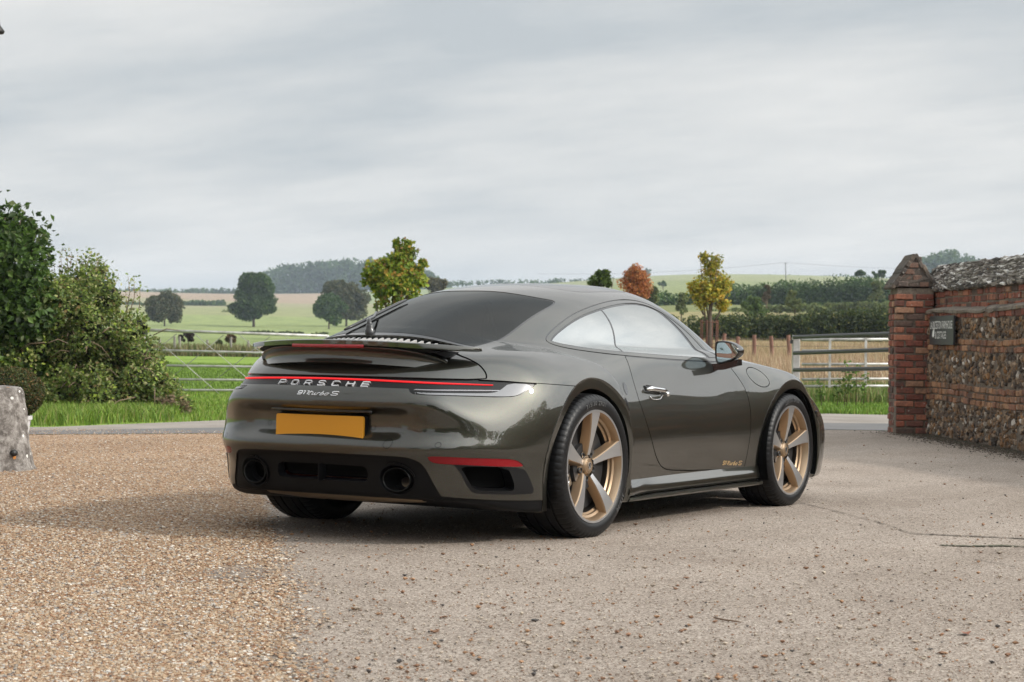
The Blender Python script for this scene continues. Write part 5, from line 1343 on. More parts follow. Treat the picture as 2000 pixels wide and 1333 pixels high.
tree('olive_tree', 852, 330, 538, 640, [(852, 560, 24, 22), (842, 552, 14, 14)], 2200, .5, [((.12, .11, .05), 3), ((.16, .14, .07), 2), ((.08, .08, .04), 2)], 'pale olive tree right of the young maple', seed=15, clump=.3, sub=20)
tree('hilltop_tree', 1266, 1500, 521, 545, [(1266, 531, 8, 9)], 500, 1.6, FARD, 'lone dark tree on the skyline above the orange tree', seed=16, sub=8)
tree('field_bush', 1294, 640, 549, 562, [(1294, 555, 10, 6)], 600, .8, FARD, 'small dark round bush alone in the pale field', 'bush', seed=17, sub=8)
for i, (px, py, rx_, d, l) in enumerate(((1678, 536, 12, 420, 'left one of two rounded tree tops above the far hedge'), (1716, 535, 16, 420, 'right one of two rounded tree tops above the far hedge'))):
    tree('hedgerow_tree', px, d, py-8, py+40, [(px, py, rx_, 8)], 900, .7, FARD, l, seed=18+i, sub=8)
SH = [((0.13, 0.169, 0.06), 3), ((0.195, 0.216, 0.078), 2), ((0.091, 0.121, 0.042), 2)]
for i, (px, py, rx_, ry_, d, cols, l) in enumerate(((1475, 598, 26, 22, 150, [((.075, .12, .03), 3), ((.11, .16, .04), 2)], 'bright green rounded bush above the near hedge'), (1552, 585, 18, 26, 160, SH, 'pale olive upright bush behind the near hedge'), (1330, 590, 16, 24, 165, SH, 'grey green bush between orange tree and yellow sapling'),
        (1497, 572, 8, 20, 170, [((.17, .14, .09), 2), ((.12, .10, .06), 1)], 'thin bare brown shrub rising above the near hedge'), (1275, 575, 14, 20, 170, SH, 'pale shrub just right of the orange tree'), (1712, 566, 18, 22, 230, SH, 'tall olive shrub near the brick pier'))):
    tree('field_shrub', px, d, py-ry_, py+ry_+8, [(px, py, rx_, ry_), (px, py+ry_*.5, rx_*1.1, ry_*.6)], 1300, .24, cols, l, 'shrub', seed=30+i, sub=12, limbs=3)
def hedge_row(name, top, base_py, d, n, leaf, cols, label, seed, thick=1.5, group=None):
    rr = np.random.default_rng(seed); px0, px1 = top[0][0], top[-1][0]; o0 = at((px0+px1)/2, d); bl = []; tx, ty = zip(*top)
    k = max(20, int((px1-px0)/6))
    for i in range(k*6):
        px = rr.uniform(px0, px1); yt = np.interp(px, tx, ty); rr_ = rr.uniform(.30, .48)*(base_py-yt)*d/FPX*.75; py = yt+rr_*FPX/d*.9+(base_py-yt-rr_*FPX/d)*rr.random(); bl.append((V3(px, py, d+rr.uniform(-.5, .5)*thick)-o0, rr_))
    p, dv = blobs_points(rr, bl, n, .6); o = foliage(name, p, leaf, cols, seed, None, dv, .3); o.location = o0
    return tag(o, label, 'hedge', group)
HD = [((0.047, 0.072, 0.02), 4), ((0.068, 0.096, 0.024), 3), ((0.101, 0.123, 0.031), 2), ((0.162, 0.16, 0.036), 0.8), ((0.03, 0.046, 0.016), 2)]
hedge_row('field_hedge', [(1090, 640), (1270, 622), (1330, 617), (1400, 614), (1480, 613), (1560, 612), (1630, 606), (1690, 602), (1760, 600)], 676, 112, 80000, .17, HD, 'near dark clipped hedge behind the fence posts and dry grass', 41)
hedge_row('field_hedge', [(1090, 596), (1230, 584), (1268, 568), (1320, 572), (1360, 566), (1420, 552), (1470, 556), (1540, 548), (1600, 545), (1660, 541), (1760, 536)], 606, 300, 36000, .42, FARD, 'far tall dark hedge running to the brick pier', 42, 4)
hedge_row('field_hedge', [(1390, 604), (1500, 596), (1600, 592), (1760, 588)], 608, 220, 12000, .30, SH, 'low scrubby hedge bank between near and far hedges', 43, 3)
hedge_row('field_hedge', [(270, 652), (400, 650), (520, 646), (640, 650)], 660, 290, 7000, .40, HD, 'low dark hedge line at the foot of the round field trees', 44, 3)
hedge_row('skyline_hedge', [(180, 563), (300, 564), (420, 563), (520, 562)], 577, 1460, 2600, 2.2, FARD, 'dark hedge along the left skyline above the ploughed field', 45, 8)
hedge_row('skyline_hedge', [(860, 548), (1000, 546), (1200, 541), (1400, 538), (1640, 536), (1770, 538)], 558, 1330, 5200, 2.0, FARD, 'thin dark hedge along the right skyline', 46, 8)
hedge_row('mid_hedge', [(350, 590), (380, 587), (440, 586)], 597, 800, 1500, 1.1, FARD, 'short dark hedge below the ploughed field', 47, 5)
hedge_row('mid_hedge', [(225, 590), (262, 589), (285, 592)], 600, 800, 900, 1.1, FARD, 'hedge corner showing beside the bramble tips', 48, 5)
hedge_row('scrub_bank', [(355, 621), (400, 612), (450, 603), (470, 606)], 626, 560, 1800, .6, SH, 'pale scrub on the slope between two round field trees', 49, 6)
# woods on the hilltops: read as one mass
def wood(name, top, base_py, d, n, leaf, seed, depth):
    rr = np.random.default_rng(seed); tx, ty = zip(*top); o0 = at((tx[0]+tx[-1])/2, d); bl = []
    for i in range(int((tx[-1]-tx[0])*1.6)):
        px = rr.uniform(tx[0], tx[-1]); yt = np.interp(px, tx, ty)+rr.uniform(0, 5); rad = rr.uniform(7, 11)*d/FPX; py = yt+rad*FPX/d+max(0, base_py-yt-2*rad*FPX/d)*rr.random()
        bl.append((V3(px, py, d+rr.uniform(-.5, .5)*depth)-o0, rad*np.array([1, 1, 1.1])))
    p, dv = blobs_points(rr, bl, n, .75); o = foliage(name, p, leaf, FARD, seed, None, dv, .3); o.location = o0
    return tag(o, 'hazy wooded hilltop', kind='stuff')
wood('hill_wood', [(500, 532), (525, 521), (560, 514), (600, 510), (650, 506), (700, 502), (740, 500), (790, 503), (840, 530), (875, 552)], 584, 1520, 24000, 2.6, 61, 60)
wood('hill_wood', [(1785, 512), (1800, 500), (1825, 490), (1850, 485), (1880, 492), (1915, 508)], 556, 1150, 7000, 2.0, 62, 40)
# dark brown bush and neighbour behind the pasture fence
for i, (px, py, rx_, ry_, l, cols) in enumerate(((368, 660, 23, 12, 'low dark brown bush behind the pasture fence, under the small field tree', [((.030, .020, .016), 3), ((.045, .03, .022), 2)]), (452, 664, 11, 13, 'rusty brown weed clump beside a pale fence post', [((.11, .07, .04), 2), ((.15, .10, .05), 1), ((.07, .06, .03), 1)]), (428, 672, 7, 8, 'small green bush by the pasture fence', HD))):
    tree('pasture_bush', px, 112, py-ry_, py+ry_, [(px, py, rx_, ry_)], 1500, .16, cols, l, 'bush', seed=70+i, sub=14, limbs=2)
c = at(1660, 33.5); t = empty('nettle_plant', c, 'leafy green weed growing up through the galvanised gate', 'plant'); b = MB(); q = []
rr = np.random.default_rng(8)
for px, py in ((1652, 705), (1660, 722), (1672, 715), (1640, 742), (1690, 735), (1600, 745)):
    e_ = V3(px, py, 28.2)-c; s_ = np.array(V3(px+rr.uniform(-8, 8), 792, 28.4)-c); b.tube(np.array([s_, (s_+e_)/2+[.02, 0, 0], e_]), [.006, .005, .002], 4)
    for t_ in np.linspace(.3, 1, 12): q.append(s_+(e_-s_)*t_+rr.standard_normal((3, 3))*.035)
b.build('stem', TWIG, t, True); foliage('leaves', np.concatenate(q), .065, [((.10, .17, .03), 2), ((.07, .12, .025), 1), ((.16, .22, .05), 1)], 9, t, None, .5)

# ------------------------------------------------------------------ wall, gates, posts
def brick_mat(name, mort=False):
    m, t, b = mat(name); a = N(t, 'ShaderNodeVertexColor'); a.layer_name = 'Col'; p = objc(t)
    n1 = noise(t, p, 38, 6, .7); n2 = noise(t, p, 7, 5, .6)
    c = mixc(t, .9, a.outputs[0], ramp(t, n1.outputs[0], [(.3, (.55, .5, .5)), (.5, (1, 1, 1)), (.7, (1.35, 1.3, 1.25))]), 'MULTIPLY')
    c = mixc(t, ramp(t, n2.outputs[0], [(.50, (0, 0, 0)), (.66, (.75, .75, .75))]), c, (.055, .048, .042))      # soot and algae stains
    n3 = noise(t, p, 16, 4, .6); c = mixc(t, ramp(t, n3.outputs[0], [(.66, (0, 0, 0)), (.70, (.85, .85, .85))]), c, (.42, .40, .36))  # lichen
    n4 = noise(t, p, 12.3, 3, .5); c = mixc(t, ramp(t, n4.outputs[0], [(.70, (0, 0, 0)), (.73, (.9, .9, .9))]), c, (.45, .22, .05))
    L(t, c, b.inputs['Base Color']); b.inputs['Roughness'].default_value = .9; bump(t, b, n1.outputs[0], .7, .008); return m
BRICK = brick_mat('old_brick'); 
m, t, b = mat('lime_mortar'); p = objc(t); n1 = noise(t, p, 20, 6, .7); L(t, ramp(t, n1.outputs[0], [(.3, (.10, .08, .062)), (.55, (.19, .155, .12)), (.75, (.28, .24, .19))]), b.inputs['Base Color']); b.inputs['Roughness'].default_value = .95; bump(t, b, n1.outputs[0], .9, .015); MORTAR = m
W0 = G(1782, 851)[:2]; 
WD = np.array([9.45, -.20])-np.array([12.42, 1.86]); WD /= np.linalg.norm(WD)                 # along the wall, towards the camera's right
WN = np.array([-WD[1], WD[0]]); WN = WN if WN@(CAM[:2]-W0) > 0 else -WN; WN = WN if WN[1] > 0 else -WN          # face towards the car
def wp(a, out, z): return np.array([*(W0s+WD*a+WN*out), z])
RB_ = [((0.286, 0.098, 0.062), 4), ((0.227, 0.079, 0.055), 3), ((0.351, 0.144, 0.088), 2), ((0.169, 0.074, 0.055), 2), ((0.338, 0.192, 0.121), 1), ((0.117, 0.077, 0.061), 1.5)]
def pick(rr, cols, k): 
    ci = rr.choice(len(cols), k, p=np.array([c[1] for c in cols])/sum(c[1] for c in cols)); return np.array([c[0] for c in cols])[ci]*rr.uniform(.75, 1.25, (k, 1))
rr = np.random.default_rng(91)
# brick pier with a gabled cap, facing the camera
PW, PDp, EAVE, APEX = .42, .44, 1.625, 1.985
fl = P(1751, 700, 21.95)[:2]; fr = P(1827, 700, 21.95)[:2]
ex = np.array([*(fr-fl), 0]); ex /= np.linalg.norm(ex); ey = np.array([-ex[1], ex[0], 0]); ey = ey if ey[:2]@FWD[:2] > 0 else -ey
pc = np.array([*((fl+fr)/2), 0]); PW = np.linalg.norm(fr-fl)
pier = empty('brick_pier', pc, 'weathered red brick gate pier with gabled top at the wall end', 'pier')
lean = np.array([-.018, .0, 0]); rot = np.stack([ex, ey, [0, 0, 1]], 1)
def pl(u, v, z): return ex*u+ey*v+np.array([0, 0, z])+ex*(-.028*z/2)
b = MB(); ch = .074; nrow = int(EAVE/ch)
def brick(bm, c, sz, rot, cols, rng_):
    e_ = rng_.normal(0, .004, 3); bm.box(np.asarray(c)+e_, np.asarray(sz)*rng_.uniform(.96, 1.02, 3), rot=rot, bev=.006*rng_.uniform(.7, 1.6), col=pick(rng_, cols, 1)[0])
for k in range(nrow):
    z = (k+.5)*ch; off = 0 if k % 2 else 1
    n = 2 if off else 3; ws_ = [PW/2-.005]*2 if off else [PW/4, PW/2-.01, PW/4]
    u = -PW/2
    for wd in ws_:
        brick(b, pl(u+wd/2, .05, z), (wd-.012, .11, ch-.012), rot, RB_, rr); brick(b, pl(u+wd/2, PDp-.05, z), (wd-.012, .11, ch-.012), rot, RB_, rr); u += wd+.004
    for sgn in (-1, 1):
        vs2 = [.11+.165/1, .275+.11] if off else [.165+.05, .33+.02]
        for v in (.19, .33): brick(b, pl(sgn*(PW/2-.055), v+(.04 if off else 0), z), (.112, .125, ch-.012), rot, RB_, rr)
b.build('brickwork', BRICK, pier)
b = MB(); b.box(pl(0, PDp/2, EAVE/2-.01)+0, (PW-.028, PDp-.028, EAVE), rot=rot); 
b.build('mortar_core', MORTAR, pier)
# gabled head: stepped brick on edge with rough render
b = MB(); hs = np.linspace(0, 1, 8)
V = []
for v in (-.012, PDp+.012):
    for h in hs: V.append(pl(-(PW/2+.025)*(1-h)-.03*h*(1-h), v, EAVE+(APEX-EAVE)*h))
    for h in hs[::-1][1:]: V.append(pl((PW/2+.025)*(1-h)+.03*h*(1-h), v, EAVE+(APEX-EAVE)*h))
V = np.array(V)+rr.normal(0, .006, (len(V), 3)); k = len(V)//2
b.add(V, [(i, i+1, k+i+1, k+i) for i in range(k-1)]+[(0, k, 2*k-1, k-1)], [(0, i+1, i) for i in range(1, k-1)]+[(k, k+i, k+i+1) for i in range(1, k-1)], col=(.085, .068, .055))
o = fix_normals(b.build('gabled_cap', BRICK, pier))
b = MB()
for sgn in (-1, 1):
    for h in np.linspace(.04, .93, 9):
        p_ = pl(sgn*(PW/2+.025)*(1-h), PDp/2, EAVE+(APEX-EAVE)*h); brick(b, p_, (.07, PDp+.05, .045), rot @ np.array([[.55, 0, sgn*.83], [0, 1, 0], [-sgn*.83, 0, .55]]), [((.10, .08, .065), 2), ((.14, .11, .085), 1), ((.07, .058, .05), 1.5)], rr)
for k in range(5):
    wv = (PW-.02)*(1-(k+.4)/5.4)
    for j in range(max(1, int(wv/.12))): brick(b, pl(-wv/2+.06+j*.118, .0, EAVE+.035+k*.068), (.105, .03, .058), rot, [((.19, .11, .08), 2), ((.12, .09, .075), 2)], rr)
b.build('cap_courses', BRICK, pier)
# flint wall behind and to the right of the pier
W0s = np.array([*((fl+fr)/2)])+ey[:2]*.30+ex[:2]*(PW/2-.10)
WLEN, WH, LEDGE = 17.0, 1.60, 1.365
WN = np.array([-WD[1], WD[0]]); WN = WN if WN@(np.array([0., 0.])-W0s) > 0 else -WN
wall = empty('flint_wall', (*W0s, 0), 'long old flint and brick boundary wall with mossy flint coping', 'wall')
wrot = np.stack([[*WD, 0], [*WN, 0], [0, 0, 1]], 1)
BEND, BA = R(10), 4.1
WD2 = np.array([math.cos(BEND)*WD[0]-math.sin(BEND)*WD[1], math.sin(BEND)*WD[0]+math.cos(BEND)*WD[1]]); WN2 = np.array([math.cos(BEND)*WN[0]-math.sin(BEND)*WN[1], math.sin(BEND)*WN[0]+math.cos(BEND)*WN[1]])
def wl(a, out, z):
    z = z*(1-.10*min(1, max(0, (a-4.5)/3)))          # the wall runs straight past the pier, then bends away and drops a little
    if a <= BA: return np.array([*(WD*a+WN*out), z])
    return np.array([*(WD*BA+WD2*(a-BA)+WN2*out), z])
def core(bm, prof, col=None):
    aa_ = np.concatenate([np.linspace(0, BA, 12), np.linspace(BA+.3, WLEN, 24)]); k_ = len(prof); V_ = np.concatenate([[wl(a, *p_) for p_ in prof] for a in aa_]); n_ = len(aa_)
    bm.add(V_, [(i*k_+j, i*k_+(j+1) % k_, (i+1)*k_+(j+1) % k_, (i+1)*k_+j) for i in range(n_-1) for j in range(k_)]+[(0, 1, 2, 3), tuple((n_-1)*k_+j for j in (3, 2, 1, 0))], col=col)
b = MB(); core(b, [(-.01, -.1), (-.01, LEDGE), (-.31, LEDGE), (-.31, -.1)]); core(b, [(-.095, LEDGE), (-.095, WH), (-.315, WH), (-.315, LEDGE)]); fix_normals(b.build('mortar_core', MORTAR, wall))
# flints and brick courses on the face: (height ranges)
FL = [((.12, .085, .06), 3.5), ((.22, .14, .08), 3.5), ((.30, .22, .15), 2.2), ((.08, .062, .05), 2.5), ((.40, .345, .28), .9), ((.27, .15, .07), 2), ((.56, .52, .47), .4)]
OB = [((.30, .155, .085), 3), ((.36, .20, .11), 2), ((.24, .115, .07), 2), ((.19, .12, .08), 1)]
bands = [(.0, .16, 'f'), (.16, .38, 'f'), (.38, .585, 'b'), (.585, .92, 'f'), (.92, 1.06, 'b'), (1.06, 1.27, 'f'), (1.27, 1.355, 'b')]
BF = MB(); BB = MB()
def flint(bm, c, s, rng_, cols, tilt=.6):
    base = np.array([(1, 0, 0), (-1, 0, 0), (0, 1, 0), (0, 0, 1), (0, 0, -1), (.65, .75, .5), (-.65, .75, .5), (.6, .75, -.6), (-.6, .75, -.6), (.7, 0, .7), (-.7, 0, .7), (.7, 0, -.7), (-.7, 0, -.7)])
    F = [(2, 5, 6), (2, 7, 5), (2, 8, 7), (2, 6, 8), (3, 6, 5), (0, 5, 7), (4, 7, 8), (1, 8, 6), (3, 5, 9), (0, 9, 5), (0, 7, 11), (4, 11, 7), (4, 8, 12), (1, 12, 8), (1, 6, 10), (3, 10, 6)]
    v = base*np.asarray(s)*rng_.uniform(.72, 1.22, (13, 1)); a = rng_.uniform(-tilt, tilt); ca, sa = math.cos(a), math.sin(a)
    v = np.stack([v[:, 0]*ca-v[:, 2]*sa, v[:, 1], v[:, 0]*sa+v[:, 2]*ca], 1); bm.add(v @ wrot.T+c, (), F, col=pick(rng_, cols, 1)[0])
for z0, z1, ty_ in bands:
    if ty_ == 'f':
        n = int(WLEN*(z1-z0)*260)
        A_ = rr.uniform(0, WLEN, n); A_ = np.where(rr.random(n) < .75, A_*.55, A_)
        for a in A_: flint(BF, wl(a, -.012, rr.uniform(z0+.02, z1-.01)), (rr.uniform(.018, .055), rr.uniform(.014, .032), rr.uniform(.016, .044)), rr, FL)
    else:
        k = max(1, round((z1-z0)/.07)); h = (z1-z0)/k
        for j in range(k):
            a = rr.uniform(0, .1)
            while a < WLEN:
                wd = rr.choice([.105, .105, .21]); brick(BB, wl(a+wd/2, -.02, z0+(j+.5)*h+.01*math.sin(a*1.7)), (wd-.014, .06, h-.014), wrot, OB if z1 < 1.2 else RB_, rr); a += wd
# upper brick courses under the coping, and the ledge
for j in range(3):
    a = -.2
    while a < WLEN:
        wd = rr.choice([.105, .21, .21]); brick(BB, wl(a+wd/2, -.115, LEDGE+.035+j*.073), (wd-.014, .06, .06), wrot, RB_, rr); a += wd
BF.build('flints', BRICK, wall); BB.build('brick_courses', BRICK, wall)
b = MB(); na = 120; aa = np.linspace(0, WLEN, na); zz = LEDGE+.008*np.sin(aa*2.1)+rr.normal(0, .004, na)
secs = [np.array([wl(a, -.10, z+.035), wl(a, .0, z+.012+rr.normal(0, .003)), wl(a, .035+rr.normal(0, .006), z-.008), wl(a, .03, z-.035+rr.normal(0, .006)), wl(a, -.03, z-.05), wl(a, -.10, z-.05)]) for a, z in zip(aa, zz)]
V = np.concatenate(secs); b.add(V, [(i*6+j, i*6+(j+1) % 6, (i+1)*6+(j+1) % 6, (i+1)*6+j) for i in range(na-1) for j in range(6)], col=(.22, .19, .155)); fix_normals(b.build('mortar_ledge', BRICK, wall))
# gabled flint coping
b = MB(); RIDGE = 1.865
V = []
for a in np.linspace(-.30, WLEN, 90): V += [wl(a, -.045, WH), wl(a, -.205, RIDGE-.03+rr.normal(0, .008)), wl(a, -.37, WH)]
b.add(V, [(i*3+j, i*3+(j+1) % 3, (i+1)*3+(j+1) % 3, (i+1)*3+j) for i in range(89) for j in range(3)], [(0, 1, 2), (267, 269, 268)], col=(.13, .115, .10)); fix_normals(b.build('coping_core', BRICK, wall))
b = MB(); n = 2600
for i in range(n):
    a = rr.uniform(-.25, WLEN*.75)*rr.choice([1, .5]); h = rr.random(); side = 1 if rr.random() < .8 else -1
    o_ = -.205+side*.165*(1-h); flint(b, wl(a, o_-.02, WH+.0+(RIDGE-WH)*h), (rr.uniform(.08, .22), rr.uniform(.024, .036), rr.uniform(.016, .036)), rr, [((.10, .085, .07), 3), ((.20, .18, .155), 3), ((.38, .36, .33), 2), ((.66, .65, .63), 1.3), ((.045, .04, .035), 2.5)], .12)
b.build('coping_flints', BRICK, wall)
# soil and dead leaves along its foot
xy = []; rs = np.random.default_rng(14)
for i in range(9000):
    a = rs.uniform(-.3, 9); o_ = abs(rs.normal(0, .20)); q = W0s+WD*a+WN*o_; xy.append(q)
pebbles('wall_litter', 0, np.array(xy), lambda r, k: r.uniform(.004, .012, k), [((.075, .058, .043), 4), ((.10, .075, .05), 3), ((.17, .12, .075), 1), ((.06, .08, .03), 1)], 15, .4)

# slate name board on the wall
def board(): 
    s0 = 0
    q0, q1 = None, None
    n_ = np.array([*WN, 0])
    def hit(px, py):
        r_ = ray(px, py); o_ = np.array([*W0s, 0])+n_*.055; k = ((o_-CAM)@n_)/(r_@n_); return CAM+r_*k
    tl_, tr_, bl_ = hit(1816, 618), hit(1862.5, 616.5), hit(1818, 673.5)
    c = (tr_+bl_)/2; w = np.linalg.norm((tr_-tl_)[:2]); h = tl_[2]-bl_[2]; return c, w, h, n_
c, w, h, n_ = board(); u_ = np.array([*WD, 0]); zv = np.array([0, 0, 1.])
SLATE = simple('slate', (.032, .034, .038), .45)
sg_ = slab('house_sign', rrect(w, h, .008), (c-n_*.012, u_, zv, n_), .02, SLATE, None, .002)
tag(sg_, 'dark slate house sign with white lettering fixed to the flint wall', 'sign')
WHITE = simple('sign_white', (.85, .85, .83), .6)
def sign_text(s, cx_, cz_, tw_, th_):
    cu = bpy.data.curves.new('s', 'FONT'); cu.body = s; cu.size = 1; cu.align_x = 'LEFT'; ob = bpy.data.objects.new('s', cu); C.objects.link(ob)
    dg = bpy.context.evaluated_depsgraph_get(); me = bpy.data.meshes.new_from_object(ob.evaluated_get(dg)); bpy.data.objects.remove(ob); n = len(me.vertices); q = np.empty(n*3); me.vertices.foreach_get('co', q); q = q.reshape(-1, 3)
    lo, hi = q.min(0), q.max(0); x = (q[:, 0]-(lo[0]+hi[0])/2)/(hi[0]-lo[0])*tw_+cx_; z = (q[:, 1]-(lo[1]+hi[1])/2)/(hi[1]-lo[1])*th_+cz_
    V = c+n_*.0105+x[:, None]*u_+z[:, None]*zv; me.vertices.foreach_set('co', V.ravel().astype(np.float32)); me.update(); me.materials.append(WHITE)
    o = bpy.data.objects.new('sign_lettering', me); C.objects.link(o); o.parent = sg_
sign_text('LAUNCESTON FARMHOUSE', 0, h*.185, w*.92, h*.27); sign_text('& COTTAGES', w*-.02, h*-.165, w*.46, h*.25)
bird = chaikin([(-.05, -.20), (-.03, .0), (.0, .10), (.03, .13), (.045, .22), (.062, .20), (.07, .10), (.075, -.05), (.055, -.2), (.01, -.27)], 2)*[w*.8, h*.72]+[-w*.34, -h*.06]
slab('sign_emblem', bird, (c+n_*.0098, u_, zv, n_), .001, WHITE, sg_)

# lichened stone bollard, left edge
D = 14.25; b0 = at(-8, D); st = empty('stone_bollard', b0, 'lichen covered tapering stone bollard at the left edge of the gravel', 'bollard')
H = .60; prof = [(0, H), (.13, H), (.165, H-.004), (.183, H-.02), (.192, H-.05), (.215, H*.7), (.245, H*.4), (.275, H*.12), (.30, 0.0), (.30, -.05)]
pts = []; 
for (r0, z0), (r1, z1) in zip(prof[:-1], prof[1:]):
    k = max(1, int(abs(z1-z0)/.025)+1 if abs(z1-z0) > .03 else 1)
    for q in range(k): pts.append((r0+(r1-r0)*q/k, z0+(z1-z0)*q/k))
pts.append(prof[-1]); b = MB(); b.lathe(pts, 72, 'z'); V = b.V[0]; a = np.arctan2(V[:, 1], V[:, 0]); k = (V[:, 0]**2+V[:, 1]**2) > .001
dsp = .007*np.sin(a*3+V[:, 2]*7)+.005*np.sin(a*7-V[:, 2]*13)+.003*np.sin(a*13+V[:, 2]*29)+rr.normal(0, .0015, len(V)); V[k, 0] += (np.cos(a)*dsp)[k]; V[k, 1] += (np.sin(a)*dsp)[k]; V[:, 2] += .004*np.sin(a*2+1)
m, t, bb = mat('lichened_stone'); p = objc(t); n1 = noise(t, p, 14, 8, .72); n2 = noise(t, p, 42, 4, .6)
cc = ramp(t, n1.outputs[0], [(.30, (.045, .038, .032)), (.45, (.115, .10, .088)), (.56, (.24, .22, .20)), (.66, (.36, .345, .32))])
v = N(t, 'ShaderNodeTexVoronoi'); v.inputs['Scale'].default_value = 15; L(t, p, v.inputs['Vector']); vr = N(t, 'ShaderNodeSeparateColor'); L(t, v.outputs['Color'], vr.inputs[0])
spot = mth(t, 'MULTIPLY', mth(t, 'LESS_THAN', mth(t, 'ADD', v.outputs['Distance'], mth(t, 'MULTIPLY', n2.outputs[0], .12)), .27), 1.0)
cc = mixc(t, mth(t, 'MULTIPLY', spot, mth(t, 'GREATER_THAN', vr.outputs[0], .62)), cc, (.62, .60, .56)); cc = mixc(t, mth(t, 'MULTIPLY', spot, mth(t, 'LESS_THAN', vr.outputs[1], .10)), cc, (.42, .17, .04))
L(t, cc, bb.inputs['Base Color']); bb.inputs['Roughness'].default_value = .92; bump(t, bb, n1.outputs[0], .8, .02)
b.build('stone', m, st, True)
hp = V3(30, 882, D)-b0; dirr = np.array([hp[0], hp[1], 0]); q = (CAM-b0)[:2]; q /= np.linalg.norm(q); s_ = RGT[:2]*((30+8)/FPX*D); rad = .255; f_ = math.sqrt(rad**2-s_@s_); pos = np.array([*(s_+q*f_), hp[2]]); nn = np.array([*(pos[:2]/rad), .1])
b = MB(); b.tube(np.array([pos-nn*.02, pos+nn*.012]), [.024, .022], 18); b.build('black_plug', simple('black_plug_plastic', (.012, .012, .012), .5), st, True)

# field gate on the left: galvanised tube with crossed braces
GALV = None
m, t, bb = mat('galvanised_steel'); p = objc(t); n1 = noise(t, p, 9, 4); L(t, ramp(t, n1.outputs[0], [(.3, (.30, .285, .265)), (.55, (.45, .44, .42)), (.75, (.56, .56, .55))]), bb.inputs['Base Color']); bb.inputs['Metallic'].default_value = .35; bb.inputs['Roughness'].default_value = .45; GALV = m
DG = 33.0; g0 = at(283, DG); gate = empty('field_gate', g0, 'galvanised tubular field gate with crossed braces, behind the car on the left', 'gate')
xs = np.linspace(0, 1, 2); pxr = 640
def gpnt(px, py): return V3(px, py, DG)-g0
BARS = [(645, 656), (684, 692), (714, 718.5), (741, 744), (762, 763.5), (777, 777.5)]
slope = [(y1-y0)/205. for y0, y1 in BARS]
b = MB()
for k, ((y0, y1), s_) in enumerate(zip(BARS, slope)):
    bb_ = MB(); bb_.tube(np.array([gpnt(283, y0), gpnt(480, y0+197*s_*.62), gpnt(pxr, y0+(pxr-283)*s_*.62)]), .026 if k == 0 else .0205, 10); bb_.build('rail', GALV, gate, True)
for px in (283, 640):
    bb_ = MB(); bb_.tube(np.array([gpnt(px, 643+(px-283)*.033), gpnt(px, 780)]), .024, 10); bb_.build('end_stile', GALV, gate, True)
for px in (287, 378, 467, 556): bb_ = MB(); bb_.tube(np.array([gpnt(px, 647+(px-287)*.035)-FWD*.03, gpnt(min(px+150, 640), 777 if px < 500 else 730)-FWD*.03]), .0055, 6); bb_.build('brace', GALV, gate, True)
for px in (345, 436, 527): bb_ = MB(); bb_.tube(np.array([gpnt(px, 652+(px-345)*.03)+FWD*.04, gpnt(max(px-150, 283), 777 if px > 430 else 700)+FWD*.04]), .006, 6); bb_.build('wire_brace', simple('dull_wire', (.22, .21, .20), .6, .4), gate, True)
# hinge post of the gate half hidden by the hedge
b = MB(); b.box(at(276, DG, .55), (.13, .13, 1.25), rz=.4, bev=.012); tag(b.build('gate_post', simple('weathered_oak', (.17, .14, .11), .85)), 'square weathered gate post half hidden in the bramble hedge', 'post')

# fenced corner on the right: pale post with three dark rails, galvanised gate behind
DR = 27.2; f0 = at(1555, DR)
post = empty('steel_post', f0, 'square pale galvanised post with three dark rails running to the pier', 'fence'); b = MB()
def fp(px, py, d=DR): return V3(px, py, d)-f0
top_ = fp(1555, 655); b.box((0, 0, top_[2]/2-.1), (.098, .098, top_[2]+.2), rz=YAW, bev=.006); b.build('upright', GALV, post)
DARKR = simple('dull_black_rail', (.075, .078, .078), .45, .5)
for y0, y1 in ((659, 652.5), (690, 683.5), (723, 720)):
    b = MB(); b.tube(np.array([fp(1550, y0)-FWD*.07, fp(1740, y1, 25)-FWD*.0, fp(1775, y1-.8, 24.5)]), .0285, 10); b.build('rail', DARKR, post, True)
b = MB(); b.box(fp(1547, 668)-FWD*.02, (.03, .06, .05), rz=YAW); b.build('hinge', DARKR, post)
DS = 28.8; s0 = at(1650, DS); sg2 = empty('field_gate', s0, 'silver barred gate with upright stays seen behind the dark rails', 'gate')
def sp_(px, py): return V3(px, py, DS)-s0
for y0, y1 in ((664, 663), (685.5, 685), (712, 711.5), (741.5, 740), (755, 754)):
    b = MB(); b.tube(np.array([sp_(1566, y0), sp_(1780, y1)]), .0205 if y0 > 670 else .022, 10); b.build('rail', GALV, sg2, True)
for px in (1620, 1690, 1762): b = MB(); b.box((sp_(px, 660)+sp_(px, 757))/2-FWD*.03, (.034, .02, (757-660)*DS/FPX), rz=YAW-PI/2); b.build('stay', GALV, sg2)
